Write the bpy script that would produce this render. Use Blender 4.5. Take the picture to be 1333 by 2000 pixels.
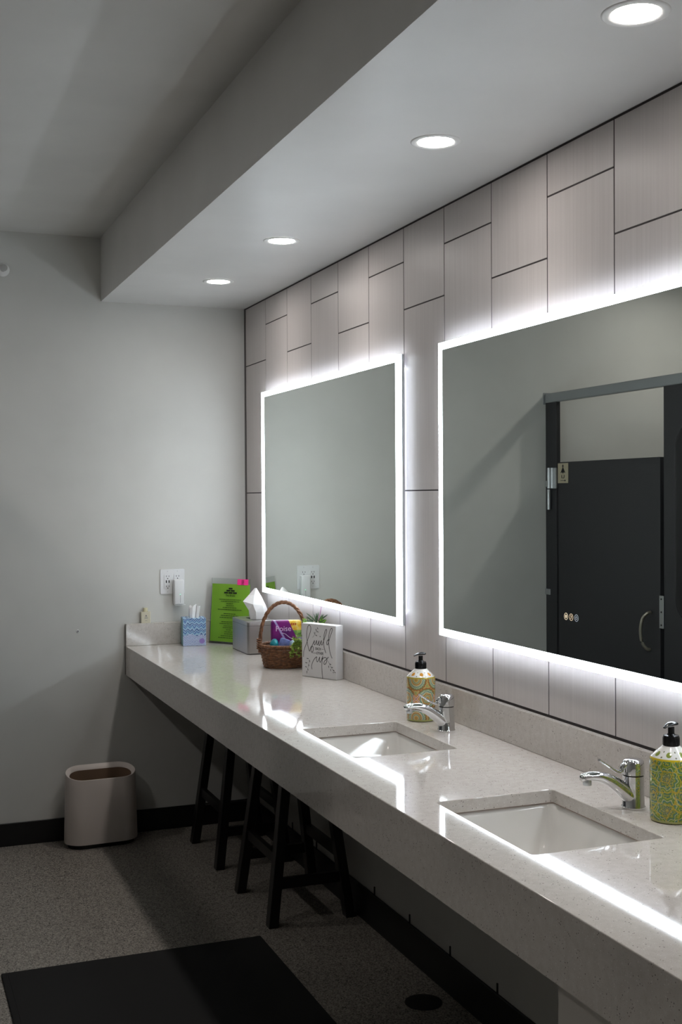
import bpy, bmesh, math, random
from mathutils import Vector, Matrix

for o in list(bpy.data.objects):
    bpy.data.objects.remove(o, do_unlink=True)
SC = bpy.context.scene
COL = SC.collection
rnd = random.Random(7)
PI = math.pi

# ------------------------------------------------------------------ camera
F_PX, YAW, PITCH, ROLL = 2306.2, 0.3721337, -0.0134936, -0.0057915
CAM = Vector((-1.63423, -5.44842, 1.55762))
fwd = Vector((math.sin(YAW)*math.cos(PITCH), math.cos(YAW)*math.cos(PITCH), math.sin(PITCH)))
rgt = fwd.cross(Vector((0, 0, 1))).normalized()
upv = rgt.cross(fwd)
r2 = rgt*math.cos(ROLL) + upv*math.sin(ROLL)
u2 = -rgt*math.sin(ROLL) + upv*math.cos(ROLL)
cd = bpy.data.cameras.new('camera')
cam = bpy.data.objects.new('camera', cd)
COL.objects.link(cam)
cam.matrix_world = Matrix(((r2.x, u2.x, -fwd.x, CAM.x), (r2.y, u2.y, -fwd.y, CAM.y),
                           (r2.z, u2.z, -fwd.z, CAM.z), (0, 0, 0, 1)))
cd.sensor_fit = 'HORIZONTAL'
cd.sensor_width = 24.0
cd.lens = F_PX*24.0/1333.0
cd.clip_start = 0.02
SC.camera = cam

# ------------------------------------------------------------------ light levels, world, exposure
MIRROR_L = 17.5            # lit border of the mirrors
HALO_L = 92.0               # back light of the mirrors
DOWN_L = 72.0              # recessed lights in the soffit, glow of the lens
DOWN_W = 17.0              # and their downward beam
STALL_L = 250.0            # recessed lights over the stalls
FILL_L = 14.0               # two unseen lights beyond the stalls, added as ambient fill
COOL = (0.84, 0.93, 1.0)
WARM = (1.0, 0.94, 0.89)
w = bpy.data.worlds.new('world')
SC.world = w
w.use_nodes = True
w.node_tree.nodes['Background'].inputs[0].default_value = (0.5, 0.5, 0.5, 1)
w.node_tree.nodes['Background'].inputs[1].default_value = 0.0
SC.view_settings.view_transform = 'Standard'
SC.view_settings.look = 'None'
SC.view_settings.gamma = 1.0
SC.view_settings.use_curve_mapping = False
SC.view_settings.exposure = 0.0

# ------------------------------------------------------------------ helpers: materials
def s2l(c):
    return tuple(((v/255.0)/12.92 if v/255.0 <= 0.04045 else ((v/255.0+0.055)/1.055)**2.4) for v in c)

def mat(name, rgb, rough=0.5, metal=0.0, spec=0.5, coat=0.0, emit=None, estr=0.0, alpha=1.0, trans=0.0, ior=1.45):
    m = bpy.data.materials.new(name)
    m.use_nodes = True
    b = m.node_tree.nodes['Principled BSDF']
    b.inputs['Base Color'].default_value = (*s2l(rgb), 1)
    b.inputs['Roughness'].default_value = rough
    b.inputs['Metallic'].default_value = metal
    b.inputs['Specular IOR Level'].default_value = spec
    b.inputs['Coat Weight'].default_value = coat
    b.inputs['IOR'].default_value = ior
    b.inputs['Transmission Weight'].default_value = trans
    if emit:
        b.inputs['Emission Color'].default_value = (*emit, 1)
        b.inputs['Emission Strength'].default_value = estr
    return m

class NT:
    """small node building helper on top of a principled material"""
    def __init__(self, m):
        self.m = m
        self.t = m.node_tree
        self.b = self.t.nodes['Principled BSDF']
    def n(self, kind, **kw):
        x = self.t.nodes.new(kind)
        for k, v in kw.items():
            setattr(x, k, v)
        return x
    def l(self, a, b):
        self.t.links.new(a, b)
    def val(self, sock, v):
        if hasattr(v, 'is_output') or hasattr(v, 'links'):
            self.l(v, sock)
        else:
            sock.default_value = v
    def math(self, op, a, b=0.0, c=0.0):
        x = self.n('ShaderNodeMath', operation=op)
        self.val(x.inputs[0], a); self.val(x.inputs[1], b); self.val(x.inputs[2], c)
        return x.outputs[0]
    def ramp(self, fac, stops, interp='LINEAR'):
        r = self.n('ShaderNodeValToRGB')
        r.color_ramp.interpolation = interp
        e = r.color_ramp.elements
        while len(e) < len(stops):
            e.new(0.5)
        for i, (p, c) in enumerate(stops):
            e[i].position = p
            e[i].color = (*s2l(c), 1)
        self.l(fac, r.inputs[0])
        return r.outputs[0]
    def mix(self, fac, a, b, mode='MIX'):
        x = self.n('ShaderNodeMix', data_type='RGBA', blend_type=mode)
        self.val(x.inputs[0], fac)
        for s, v in ((x.inputs[6], a), (x.inputs[7], b)):
            if isinstance(v, tuple):
                s.default_value = (*s2l(v), 1)
            else:
                self.l(v, s)
        return x.outputs[2]
    def obj(self, scale=(1, 1, 1), rand=False):
        tc = self.n('ShaderNodeTexCoord')
        mp = self.n('ShaderNodeMapping')
        mp.inputs['Scale'].default_value = scale
        self.l(tc.outputs['Object'], mp.inputs['Vector'])
        if rand:
            oi = self.n('ShaderNodeObjectInfo')
            cx = self.n('ShaderNodeCombineXYZ')
            v = self.math('MULTIPLY', oi.outputs['Random'], 50.0)
            for i in range(3):
                self.l(v, cx.inputs[i])
            self.l(cx.outputs[0], mp.inputs['Location'])
        return mp.outputs[0]
    def noise(self, vec, scale, detail=2.0, rough=0.5):
        x = self.n('ShaderNodeTexNoise')
        x.inputs['Scale'].default_value = scale
        x.inputs['Detail'].default_value = detail
        x.inputs['Roughness'].default_value = rough
        self.l(vec, x.inputs['Vector'])
        return x.outputs['Fac']
    def voro(self, vec, scale, feature='F1', out='Distance'):
        x = self.n('ShaderNodeTexVoronoi', feature=feature)
        x.inputs['Scale'].default_value = scale
        self.l(vec, x.inputs['Vector'])
        return x.outputs[out]
    def bump(self, h, strength, dist=0.01):
        x = self.n('ShaderNodeBump')
        x.inputs['Strength'].default_value = strength
        x.inputs['Distance'].default_value = dist
        self.l(h, x.inputs['Height'])
        self.l(x.outputs[0], self.b.inputs['Normal'])
    def color(self, c):
        self.l(c, self.b.inputs['Base Color'])
    def rough(self, c):
        self.l(c, self.b.inputs['Roughness'])

def paint(name, rgb, rough=0.55):
    m = mat(name, rgb, rough, spec=0.3)
    t = NT(m)
    v = t.obj()
    n1 = t.noise(v, 3.0, 3)
    dk = tuple(int(c*0.965) for c in rgb)
    t.color(t.ramp(n1, [(0.3, dk), (0.7, rgb)]))
    t.bump(t.noise(v, 260.0, 3), 0.06, 0.002)
    return m

M = {}
M['wall'] = paint('wall_paint', (214, 214, 210))
M['soffit'] = paint('soffit_paint', (214, 213, 211), 0.38)
M['ceiling'] = paint('ceiling_paint', (220, 219, 216))
M['lowwall'] = paint('low_wall_paint', (200, 198, 192))
M['grout'] = mat('dark_grout', (62, 57, 58), 0.8)
M['black_base'] = mat('black_baseboard', (20, 20, 21), 0.45)
M['white_plastic'] = mat('white_plastic', (226, 227, 228), 0.3)
M['chrome'] = mat('chrome', (225, 226, 228), 0.045, 1.0)
M['alu'] = mat('brushed_aluminium', (196, 198, 200), 0.32, 1.0)
M['alu_paint'] = mat('satin_aluminium', (150, 153, 155), 0.4, 0.35)
M['black_plastic'] = mat('black_plastic', (14, 14, 15), 0.22)
M['black_wood'] = mat('black_painted_wood', (20, 19, 19), 0.32)
M['dark'] = mat('dark_slot', (18, 18, 18), 0.6)
M['porcelain'] = mat('white_porcelain', (228, 226, 222), 0.035, spec=0.5, coat=0.3)
M['stall'] = mat('charcoal_stall_panel', (44, 44, 47), 0.42)
t = NT(M['stall'])
t.bump(t.noise(t.obj(), 500, 2), 0.08, 0.002)
M['stall_pull'] = mat('satin_nickel', (150, 144, 132), 0.35, 0.7)

# tile: brushed linen grey with fine upright streaks
m = mat('grey_linen_tile', (176, 168, 163), 0.4, spec=0.35)
t = NT(m)
st = t.noise(t.obj((1, 150, 2.2), True), 1.0, 4, 0.6)
st2 = t.noise(t.obj((1, 30, 1.0), True), 1.0, 2)
cl = t.noise(t.obj((1, 2.5, 2.5), True), 1.0, 3)
c1 = t.ramp(st, [(0.25, (190, 184, 182)), (0.75, (205, 199, 197))])
c2 = t.mix(t.math('MULTIPLY', st2, 0.35), c1, (197, 191, 190))
t.color(t.mix(t.math('MULTIPLY', cl, 0.25), c2, (204, 197, 194)))
t.rough(t.math('ADD', t.math('MULTIPLY', st, 0.14), 0.34))
t.bump(st, 0.12, 0.001)
M['tile'] = m

# quartz counter: warm off white, fine dark and pale specks, polished
m = mat('speckled_quartz', (205, 200, 194), 0.07, spec=0.5, coat=0.25)
m.node_tree.nodes['Principled BSDF'].inputs['Coat Roughness'].default_value = 0.03
t = NT(m)
v = t.obj()
base = t.ramp(t.noise(v, 60, 4), [(0.3, (201, 195, 189)), (0.7, (211, 206, 201))])
d1 = t.math('LESS_THAN', t.voro(v, 170), 0.21)
k1 = t.math('GREATER_THAN', t.noise(v, 47, 2), 0.56)
d2 = t.math('LESS_THAN', t.voro(v, 330), 0.20)
d3 = t.math('LESS_THAN', t.voro(v, 120), 0.13)
c = t.mix(t.math('MULTIPLY', d2, 0.45), base, (150, 140, 132))
c = t.mix(t.math('MULTIPLY', t.math('MULTIPLY', d1, k1), 0.8), c, (92, 85, 81))
c = t.mix(t.math('MULTIPLY', d3, 0.7), c, (236, 233, 229))
t.color(c)
t.rough(t.math('ADD', t.math('MULTIPLY', d2, 0.06), 0.05))
t.bump(t.noise(v, 400, 2), 0.015, 0.001)
M['quartz'] = m

# floor: beige grey flecked sheet flooring
m = mat('flecked_floor', (120, 114, 106), 0.42, spec=0.4)
t = NT(m)
v = t.obj()
a = t.ramp(t.voro(v, 260, out='Color'), [(0.15, (90, 85, 80)), (0.5, (141, 135, 127)), (0.85, (176, 169, 160))])
dk = t.math('LESS_THAN', t.voro(v, 112), 0.31)
kk = t.math('GREATER_THAN', t.noise(v, 70, 2), 0.52)
c = t.mix(t.math('MULTIPLY', t.math('MULTIPLY', dk, kk), 0.9), a, (34, 32, 31))
lt = t.math('LESS_THAN', t.voro(v, 110), 0.16)
c = t.mix(t.math('MULTIPLY', lt, 0.6), c, (186, 180, 170))
t.color(c)
t.bump(t.noise(v, 300, 2), 0.15, 0.002)
M['floor'] = m

m = mat('black_rubber_mat', (17, 17, 17), 0.85)
t = NT(m)
t.bump(t.noise(t.obj(), 700, 2), 0.5, 0.003)
M['mat'] = m

M['mirror'] = mat('mirror_glass', (226, 232, 228), 0.0, 1.0)
M['led'] = mat('led_border', (240, 240, 240), 0.4, emit=COOL, estr=MIRROR_L)
for nm_, k_ in (('halo_top', 1.0), ('halo_low', .8), ('halo_side', .27)):
    M[nm_] = mat('led_back_light', (240, 240, 240), 0.4, emit=(0.82, 0.88, 1.0), estr=HALO_L*k_)
M['lamp'] = mat('downlight_lens', (240, 240, 240), 0.4, emit=WARM, estr=DOWN_L)
M['lamp2'] = mat('stall_light_lens', (240, 240, 240), 0.4, emit=WARM, estr=STALL_L)
M['fill_lamp'] = mat('fill_light_lens', (240, 240, 240), 0.4, emit=WARM, estr=FILL_L)
M['ring_white'] = mat('white_trim_ring', (226, 226, 224), 0.4)
M['bin'] = mat('beige_plastic', (226, 216, 209), 0.5)
M['bin_in'] = mat('tan_bin_liner', (128, 104, 84), 0.6)

# ------------------------------------------------------------------ helpers: geometry
def box(bm, x0, x1, y0, y1, z0, z1):
    vs = [bm.verts.new((x, y, z)) for x in (x0, x1) for y in (y0, y1) for z in (z0, z1)]
    for f in ((0, 1, 3, 2), (4, 6, 7, 5), (0, 4, 5, 1), (2, 3, 7, 6), (0, 2, 6, 4), (1, 5, 7, 3)):
        bm.faces.new([vs[i] for i in f])
    return vs

def B(*a, bev=0.0, seg=2):
    bm = bmesh.new()
    box(bm, *a)
    if bev:
        bmesh.ops.bevel(bm, geom=list(bm.edges), offset=bev, segments=seg, profile=0.5, affect='EDGES')
    return bm

def lathe(bm, prof, seg=32, c=(0, 0, 0), sx=1.0, sy=1.0, cap=True):
    rings = []
    for r, z in prof:
        rings.append([bm.verts.new((c[0]+r*sx*math.cos(2*PI*i/seg), c[1]+r*sy*math.sin(2*PI*i/seg), c[2]+z)) for i in range(seg)])
    for a, b in zip(rings, rings[1:]):
        for i in range(seg):
            j = (i+1) % seg
            bm.faces.new((a[i], a[j], b[j], b[i]))
    if cap:
        bm.faces.new(list(reversed(rings[0])))
        bm.faces.new(rings[-1])
    return bm

def tube(bm, pts, rad, seg=10, cap=True, flat=1.0, up=Vector((0, 0, 1))):
    pts = [Vector(p) for p in pts]
    n = len(pts)
    rads = rad if isinstance(rad, (list, tuple)) else [rad]*n
    rings = []
    for i, p in enumerate(pts):
        d = (pts[min(i+1, n-1)] - pts[max(i-1, 0)]).normalized()
        ref = up if abs(d.dot(up)) < 0.95 else Vector((1, 0, 0))
        s = d.cross(ref).normalized()
        q = s.cross(d).normalized()
        rings.append([bm.verts.new(p + rads[i]*(s*math.cos(2*PI*k/seg) + q*flat*math.sin(2*PI*k/seg))) for k in range(seg)])
    for a, b in zip(rings, rings[1:]):
        for k in range(seg):
            j = (k+1) % seg
            bm.faces.new((a[k], a[j], b[j], b[k]))
    if cap:
        bm.faces.new(list(reversed(rings[0])))
        bm.faces.new(rings[-1])
    return bm

def smooth_path(pts, n=8):
    pts = [Vector(p) for p in pts]
    out = []
    for i in range(len(pts)-1):
        p0, p1, p2, p3 = pts[max(i-1, 0)], pts[i], pts[i+1], pts[min(i+2, len(pts)-1)]
        for k in range(n):
            s = k/n
            out.append(0.5*((2*p1) + (p2-p0)*s + (2*p0-5*p1+4*p2-p3)*s*s + (3*p1-p0-3*p2+p3)*s**3))
    out.append(pts[-1])
    return out

def prism(bm, poly, z0, z1):
    a = [bm.verts.new((x, y, z0)) for x, y in poly]
    b = [bm.verts.new((x, y, z1)) for x, y in poly]
    n = len(poly)
    bm.faces.new(list(reversed(a)))
    bm.faces.new(b)
    for i in range(n):
        j = (i+1) % n
        bm.faces.new((a[i], a[j], b[j], b[i]))
    return bm

def rrect(x0, x1, y0, y1, r, n=6):
    out = []
    for cx, cy, a0 in ((x1-r, y1-r, 0), (x0+r, y1-r, 90), (x0+r, y0+r, 180), (x1-r, y0+r, 270)):
        for k in range(n+1):
            a = math.radians(a0 + 90*k/n)
            out.append((cx+r*math.cos(a), cy+r*math.sin(a)))
    return out

def tr(bm, mtx):
    bmesh.ops.transform(bm, matrix=mtx, verts=list(bm.verts))
    return bm

def root_loc(o):
    p = Vector((0, 0, 0))
    while o:
        p = p + o.location
        o = o.parent
    return p

def obj(name, bm, m, parent=None, smooth=False, world=False, autos=None):
    """one mesh object. world=True: vertices are in room coordinates and get moved into the parent's frame"""
    if world and parent:
        bmesh.ops.translate(bm, vec=-root_loc(parent), verts=list(bm.verts))
    bmesh.ops.recalc_face_normals(bm, faces=list(bm.faces))
    me = bpy.data.meshes.new(name)
    bm.to_mesh(me)
    bm.free()
    if m:
        me.materials.append(M[m] if isinstance(m, str) else m)
    if smooth:
        for p in me.polygons:
            p.use_smooth = True
        if autos:
            me.set_sharp_from_angle(angle=math.radians(autos))
    o = bpy.data.objects.new(name, me)
    COL.objects.link(o)
    o.parent = parent
    return o

def tag(o, label=None, cat=None, group=None, kind=None):
    if label: o['label'] = label
    if cat: o['category'] = cat
    if group: o['group'] = group
    if kind: o['kind'] = kind
    return o

def thing(name, label, cat, loc=(0, 0, 0), rz=0.0, group=None):
    e = bpy.data.objects.new(name, None)
    e.empty_display_size = 0.05
    COL.objects.link(e)
    e.location = loc
    e.rotation_euler = (0, 0, rz)
    return tag(e, label, cat, group)

def copy_tree(o, parent=None):
    c = o.copy()
    COL.objects.link(c)
    c.parent = parent
    for ch in [x for x in bpy.data.objects if x.parent == o]:
        copy_tree(ch, c)
    return c

def struct(name, bm, m, parent=None):
    return tag(obj(name, bm, m, parent, world=True), kind='structure')

def text_bm(s, size, align='CENTER', extrude=0.0003):
    cu = bpy.data.curves.new('t', 'FONT')
    cu.body = s
    cu.size = size
    cu.align_x = align
    cu.align_y = 'CENTER'
    cu.extrude = extrude
    o = bpy.data.objects.new('t', cu)
    COL.objects.link(o)
    bpy.context.view_layer.update()
    me = bpy.data.meshes.new_from_object(o.evaluated_get(bpy.context.evaluated_depsgraph_get()))
    bpy.data.objects.remove(o)
    bm = bmesh.new()
    bm.from_mesh(me)
    return bm

FRONT = Matrix.Rotation(PI/2, 4, 'X')      # text plane XY -> XZ, facing -Y

# ------------------------------------------------------------------ dimensions
XL = -3.30          # far wall inside the stalls
YN = -6.90          # wall behind the camera
ZC = 2.745          # main ceiling
ZS = 2.4547         # underside of the soffit
XS = -0.6835        # soffit face
ZT = 0.870          # worktop
XF = -0.584         # worktop front
YE = -4.60          # near end of worktop
ZB = 0.9767         # lower edge of tile field
Y0, PT, PH = 0.3337, 0.303, 0.603
ZA, ZBJ = 2.1775, 2.3366
J = 0.0022          # half joint

# ------------------------------------------------------------------ setting
struct('floor', B(XL-.1, .11, YN-.1, .1, -.1, 0), 'floor')
struct('ceiling', B(XL-.1, .11, YN-.1, .1, ZC, ZC+.1), 'ceiling')
struct('ceiling_soffit', B(XS, .0, YN, 0, ZS, ZC), 'soffit')
struct('wall_back', B(XL-.1, .11, 0, .1, 0, ZC), 'wall')
struct('wall_left', B(XL-.1, XL, YN, 0, 0, ZC), 'wall')
struct('wall_front', B(XL-.1, .11, YN-.1, YN, 0, ZC), 'wall')
wr = struct('wall_right', B(.012, .11, YN, 0, 0, ZC), 'lowwall')
g = obj('grout', B(.0012, .012, YE-.3, 0, ZB-.012, ZS), 'grout', wr, world=True)
g['label'] = 'dark grout behind the wall tiles'

tile_cache = {}
def tile(y0, y1, z0, z1):
    """y0>y1 (y0 nearer the back wall)"""
    wy, hz = round(y0-y1-2*J, 4), round(z1-z0-2*J, 4)
    if hz < 0.012:
        return
    key = (wy, hz)
    if key not in tile_cache:
        bm = B(0, .009, -wy/2, wy/2, -hz/2, hz/2, bev=0.0009, seg=1)
        o = obj('tile', bm, 'tile', wr)
        tile_cache[key] = o.data
    else:
        o = bpy.data.objects.new('tile', tile_cache[key])
        COL.objects.link(o)
        o.parent = wr
    o.location = (0, (y0+y1)/2, (z0+z1)/2)

ncol = 15
bounds = [-0.022] + [-(Y0+i*PT) for i in range(ncol)]
for i in range(ncol):
    zj = ZA if i % 2 == 0 else ZBJ
    zs = [ZS-.004, zj, zj-PH, zj-2*PH, zj-3*PH]
    for a, b in zip(zs, zs[1:]):
        lo = max(b, ZB)
        if a > ZB:
            tile(bounds[i], bounds[i+1], lo, a)
# dark corner profile between painted wall and tiles
struct('trim_1', B(-.0015, .0012, -.021, -.0005, ZB-.005, ZS), mat('dark_corner_profile', (84, 79, 78), 0.5))

# cove base
struct('baseboard_back', B(-1.70, .0, -.008, 0, 0, .103, bev=.002, seg=1), 'black_base')
bb = struct('baseboard_right', B(.002, .012, YE-.3, -.008, 0, .122, bev=.002, seg=1), 'black_base')
bm0 = B(.008, .0121, -.0025, .0025, .12, .150)
seam = None
for i in range(1, 11):
    if seam is None:
        seam = obj('joint', bm0, 'black_base', bb)
        o = seam
    else:
        o = seam.copy()
        COL.objects.link(o)
    o.location = (0, -(Y0+i*PT), 0)

# ------------------------------------------------------------------ worktop
cty = thing('countertop', 'long speckled off-white quartz counter with deep front apron under the mirrors', 'counter', (-.3, -2.3, 0))
SINKS = [(-2.163, -2.583), (-3.066, -3.488)]
SX0, SX1 = -.480, -.178
def slab():
    bm = bmesh.new()
    xs = [XF, SX0, SX1, -.0005]
    ys = [YE, SINKS[1][1], SINKS[1][0], SINKS[0][1], SINKS[0][0], -.0005]
    zs = (ZT-.03, ZT)
    V = {}
    for k, z in enumerate(zs):
        for i, x in enumerate(xs):
            for j, y in enumerate(ys):
                V[i, j, k] = bm.verts.new((x, y, z))
    hole = {(1, 1), (1, 3)}
    def inside(i, j):
        return 0 <= i < 3 and 0 <= j < 5 and (i, j) not in hole
    for i in range(3):
        for j in range(5):
            if not inside(i, j):
                continue
            bm.faces.new([V[i, j, 1], V[i+1, j, 1], V[i+1, j+1, 1], V[i, j+1, 1]])
            bm.faces.new([V[i, j, 0], V[i, j+1, 0], V[i+1, j+1, 0], V[i+1, j, 0]])
            for (ni, nj, p, q) in ((i-1, j, (i, j), (i, j+1)), (i+1, j, (i+1, j), (i+1, j+1)), (i, j-1, (i, j), (i+1, j)), (i, j+1, (i, j+1), (i+1, j+1))):
                if not inside(ni, nj):
                    bm.faces.new([V[p[0], p[1], 0], V[q[0], q[1], 0], V[q[0], q[1], 1], V[p[0], p[1], 1]])
    bmesh.ops.recalc_face_normals(bm, faces=list(bm.faces))
    es = [e for e in bm.edges if len(e.link_faces) == 2 and e.link_faces[0].normal.dot(e.link_faces[1].normal) < 0.5
          and all(v.co.z > ZT-.001 for v in e.verts)]
    # upright edges of the openings get a small radius first
    up = [e for e in bm.edges if abs(e.verts[0].co.z-e.verts[1].co.z) > .02 and SX0-.001 < e.verts[0].co.x < SX1+.001]
    bmesh.ops.bevel(bm, geom=up, offset=0.008, segments=4, profile=0.5, affect='EDGES')
    es = [e for e in bm.edges if len(e.link_faces) == 2 and e.link_faces[0].normal.dot(e.link_faces[1].normal) < 0.5
          and all(v.co.z > ZT-.001 for v in e.verts)]
    bmesh.ops.bevel(bm, geom=es, offset=0.0022, segments=2, profile=0.5, affect='EDGES')
    return bm
obj('slab', slab(), 'quartz', cty, world=True)
obj('apron', B(XF, XF+.02, YE, -.0005, ZT-.134, ZT-.03), 'quartz', cty, world=True)
tag(obj('backsplash', B(XF, -.0168, -.0205, -.0005, ZT+.0004, ZT+.103, bev=.0012, seg=2), 'quartz'),
    'short quartz backsplash along the painted back wall, behind the blue tissue box', 'backsplash')
tag(obj('backsplash', B(-.0165, -.0005, YE, -.0005, ZT+.0004, ZT+.1025, bev=.0012, seg=2), 'quartz'),
    'long low quartz backsplash under the wall tiles, behind the taps', 'backsplash')
obj('caulk_line', B(XF-.002, XF-.0002, -.0035, -.0006, ZT-.132, ZT-.001), mat('grey_caulk', (70, 66, 62), 0.8), cty, world=True)
obj('support_rail', B(-.03, .0005, YE, -.02, ZT-.10, ZT-.032), 'lowwall', cty, world=True)

up_ = thing('counter_support_panel', 'pale grey panel closing the space under the counter at the near end', 'panel', (-.28, -4.15, 0))
obj('front_panel', B(-.555, -.537, YE, -3.70, .0, ZT-.135), mat('grey_laminate', (188, 184, 178), 0.5), up_, world=True)
obj('end_panel', B(-.5368, .0, -3.72, -3.70, .0, ZT-.1325), 'lowwall', up_, world=True)

# ------------------------------------------------------------------ sinks
def make_sink(y0, y1, label):
    cx, cy = (SX0+SX1)/2, (y0+y1)/2
    s = thing('undermount_sink', label, 'sink', (cx, cy, ZT-.18), group='sinks in the quartz counter')
    hx, hy = (SX1-SX0)/2, (y0-y1)/2
    bm = bmesh.new()
    # (half x, half y, corner radius, z) from rim down the inside, then back up outside
    def wl(ex, r, z):
        ey = ex if ex > -.001 else ex*1.9 - .006     # end walls lean in more than the long walls
        return [bm.verts.new((x, y, z)) for x, y in rrect(-hx-ex, hx+ex, -hy-ey, hy+ey, r, 6)]
    z_rim = .18-.0305
    loops = [wl(.022, .03, z_rim), wl(.004, .028, z_rim), wl(.000, .03, z_rim-.012), wl(-.006, .036, z_rim-.06),
             wl(-.014, .045, z_rim-.105), wl(-.024, .055, z_rim-.126), wl(-.042, .062, z_rim-.138), wl(-.075, .045, z_rim-.142)]
    for a, b in zip(loops, loops[1:]):
        for i in range(len(a)):
            j = (i+1) % len(a)
            bm.faces.new((a[i], a[j], b[j], b[i]))
    cv = [bm.verts.new((x*.3, y*.3, z_rim-.145)) for x, y in rrect(-.075, .075, -.075, .075, .07, 6)]
    a = loops[-1]
    for i in range(len(a)):
        j = (i+1) % len(a)
        bm.faces.new((a[i], a[j], cv[j], cv[i]))
    bm.faces.new(cv)
    bmesh.ops.recalc_face_normals(bm, faces=list(bm.faces))
    bs = obj('basin', bm, 'porcelain', s, smooth=True)
    # outer shell gives the basin thickness
    md = bs.modifiers.new('thick', 'SOLIDIFY')
    md.thickness = 0.006
    md.offset = -1 
    bm = bmesh.new()
    lathe(bm, [(.0, .0), (.021, .0), (.021, .004), (.017, .005), (.012, .0035), (.0, .0035)], 24, (0, 0, z_rim-.1448), cap=False)
    obj('drain', bm, 'chrome', s, smooth=True, autos=40)
    bm = bmesh.new()
    o_ = [bm.verts.new((x, y, z_rim+.0003)) for x, y in rrect(-hx-.006, hx+.006, -hy-.006, hy+.006, .012)]
    i_ = [bm.verts.new((x, y, z_rim+.0003)) for x, y in rrect(-hx+.0015, hx-.0015, -hy+.0015, hy-.0015, .012)]
    for i in range(len(o_)):
        j = (i+1) % len(o_)
        bm.faces.new((o_[i], o_[j], i_[j], i_[i]))
    obj('seal', bm, mat('tan_sealant', (150, 126, 112), 0.7), s)
    return s
make_sink(*SINKS[0], 'white rectangular undermount sink below the first tap, farther from the camera')
make_sink(*SINKS[1], 'white rectangular undermount sink below the nearer tap beside the green soap bottle')

# ------------------------------------------------------------------ taps
def make_faucet(loc, label):
    f = thing('faucet', label, 'faucet', loc, group='chrome taps on the counter')
    bm = bmesh.new()
    lathe(bm, [(.026, 0), (.0265, .003), (.0245, .006), (.0238, .03), (.0235, .055), (.0232, .0705)], 36)
    obj('body', bm, 'chrome', f, smooth=True, autos=40)
    bm = bmesh.new()
    path = smooth_path([(-.003, 0, .0225), (-.016, 0, .032), (-.034, 0, .0465), (-.059, 0, .0635), (-.084, 0, .0735), (-.108, 0, .0775), (-.126, 0, .0765)], 6)
    n = len(path)
    rr = []
    for i in range(n):
        s = i/(n-1)
        rr.append(.0218*(1-s)**1.1 + .0098*(1-(1-s)**1.1))
    end = path[-1]
    d = (path[-1]-path[-2]).normalized()
    for k, q in ((.35, .97), (.7, .82), (.92, .55), (1.0, .2)):
        path.append(end + d*.010*k)
        rr.append(.0100*q)
    tube(bm, path, rr, 20, flat=.92)
    obj('spout', bm, 'chrome', f, smooth=True)
    bm = bmesh.new()
    lathe(bm, [(.0088, .0), (.0095, .001), (.0095, .012), (.009, .013)], 24, (-.1185, 0, .0595))
    obj('aerator', bm, 'alu', f, smooth=True, autos=40)
    bm = bmesh.new()
    lathe(bm, [(.0225, .0725), (.0248, .0735), (.0246, .088), (.0238, .098), (.0215, .1035), (.0165, .1065), (.008, .1078), (.001, .108)], 36)
    h = obj('handle_cap', bm, 'chrome', f, smooth=True, autos=50)
    bm = bmesh.new()
    tube(bm, smooth_path([(-.016, 0, .099), (-.026, 0, .093), (-.031, 0, .084), (-.036, 0, .0805), (-.050, 0, .087), (-.068, 0, .0985), (-.088, 0, .1115)], 5),
         [.0085]*8 + [.0075]*6 + [.0065]*6 + [.0058]*5 + [.0052]*6, 14, flat=.55)
    obj('lever', bm, 'chrome', h, smooth=True, autos=50)
    bm = bmesh.new()
    lathe(bm, [(.0215, .0700), (.0215, .0730)], 32)
    obj('seam_ring', bm, 'dark', f)
    return f
make_faucet((-.0985, -2.352, ZT+.0005), 'chrome single lever tap in front of the orange patterned soap bottle')
make_faucet((-.0985, -3.272, ZT+.0005), 'chrome single lever tap beside the green patterned soap bottle')

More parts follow.
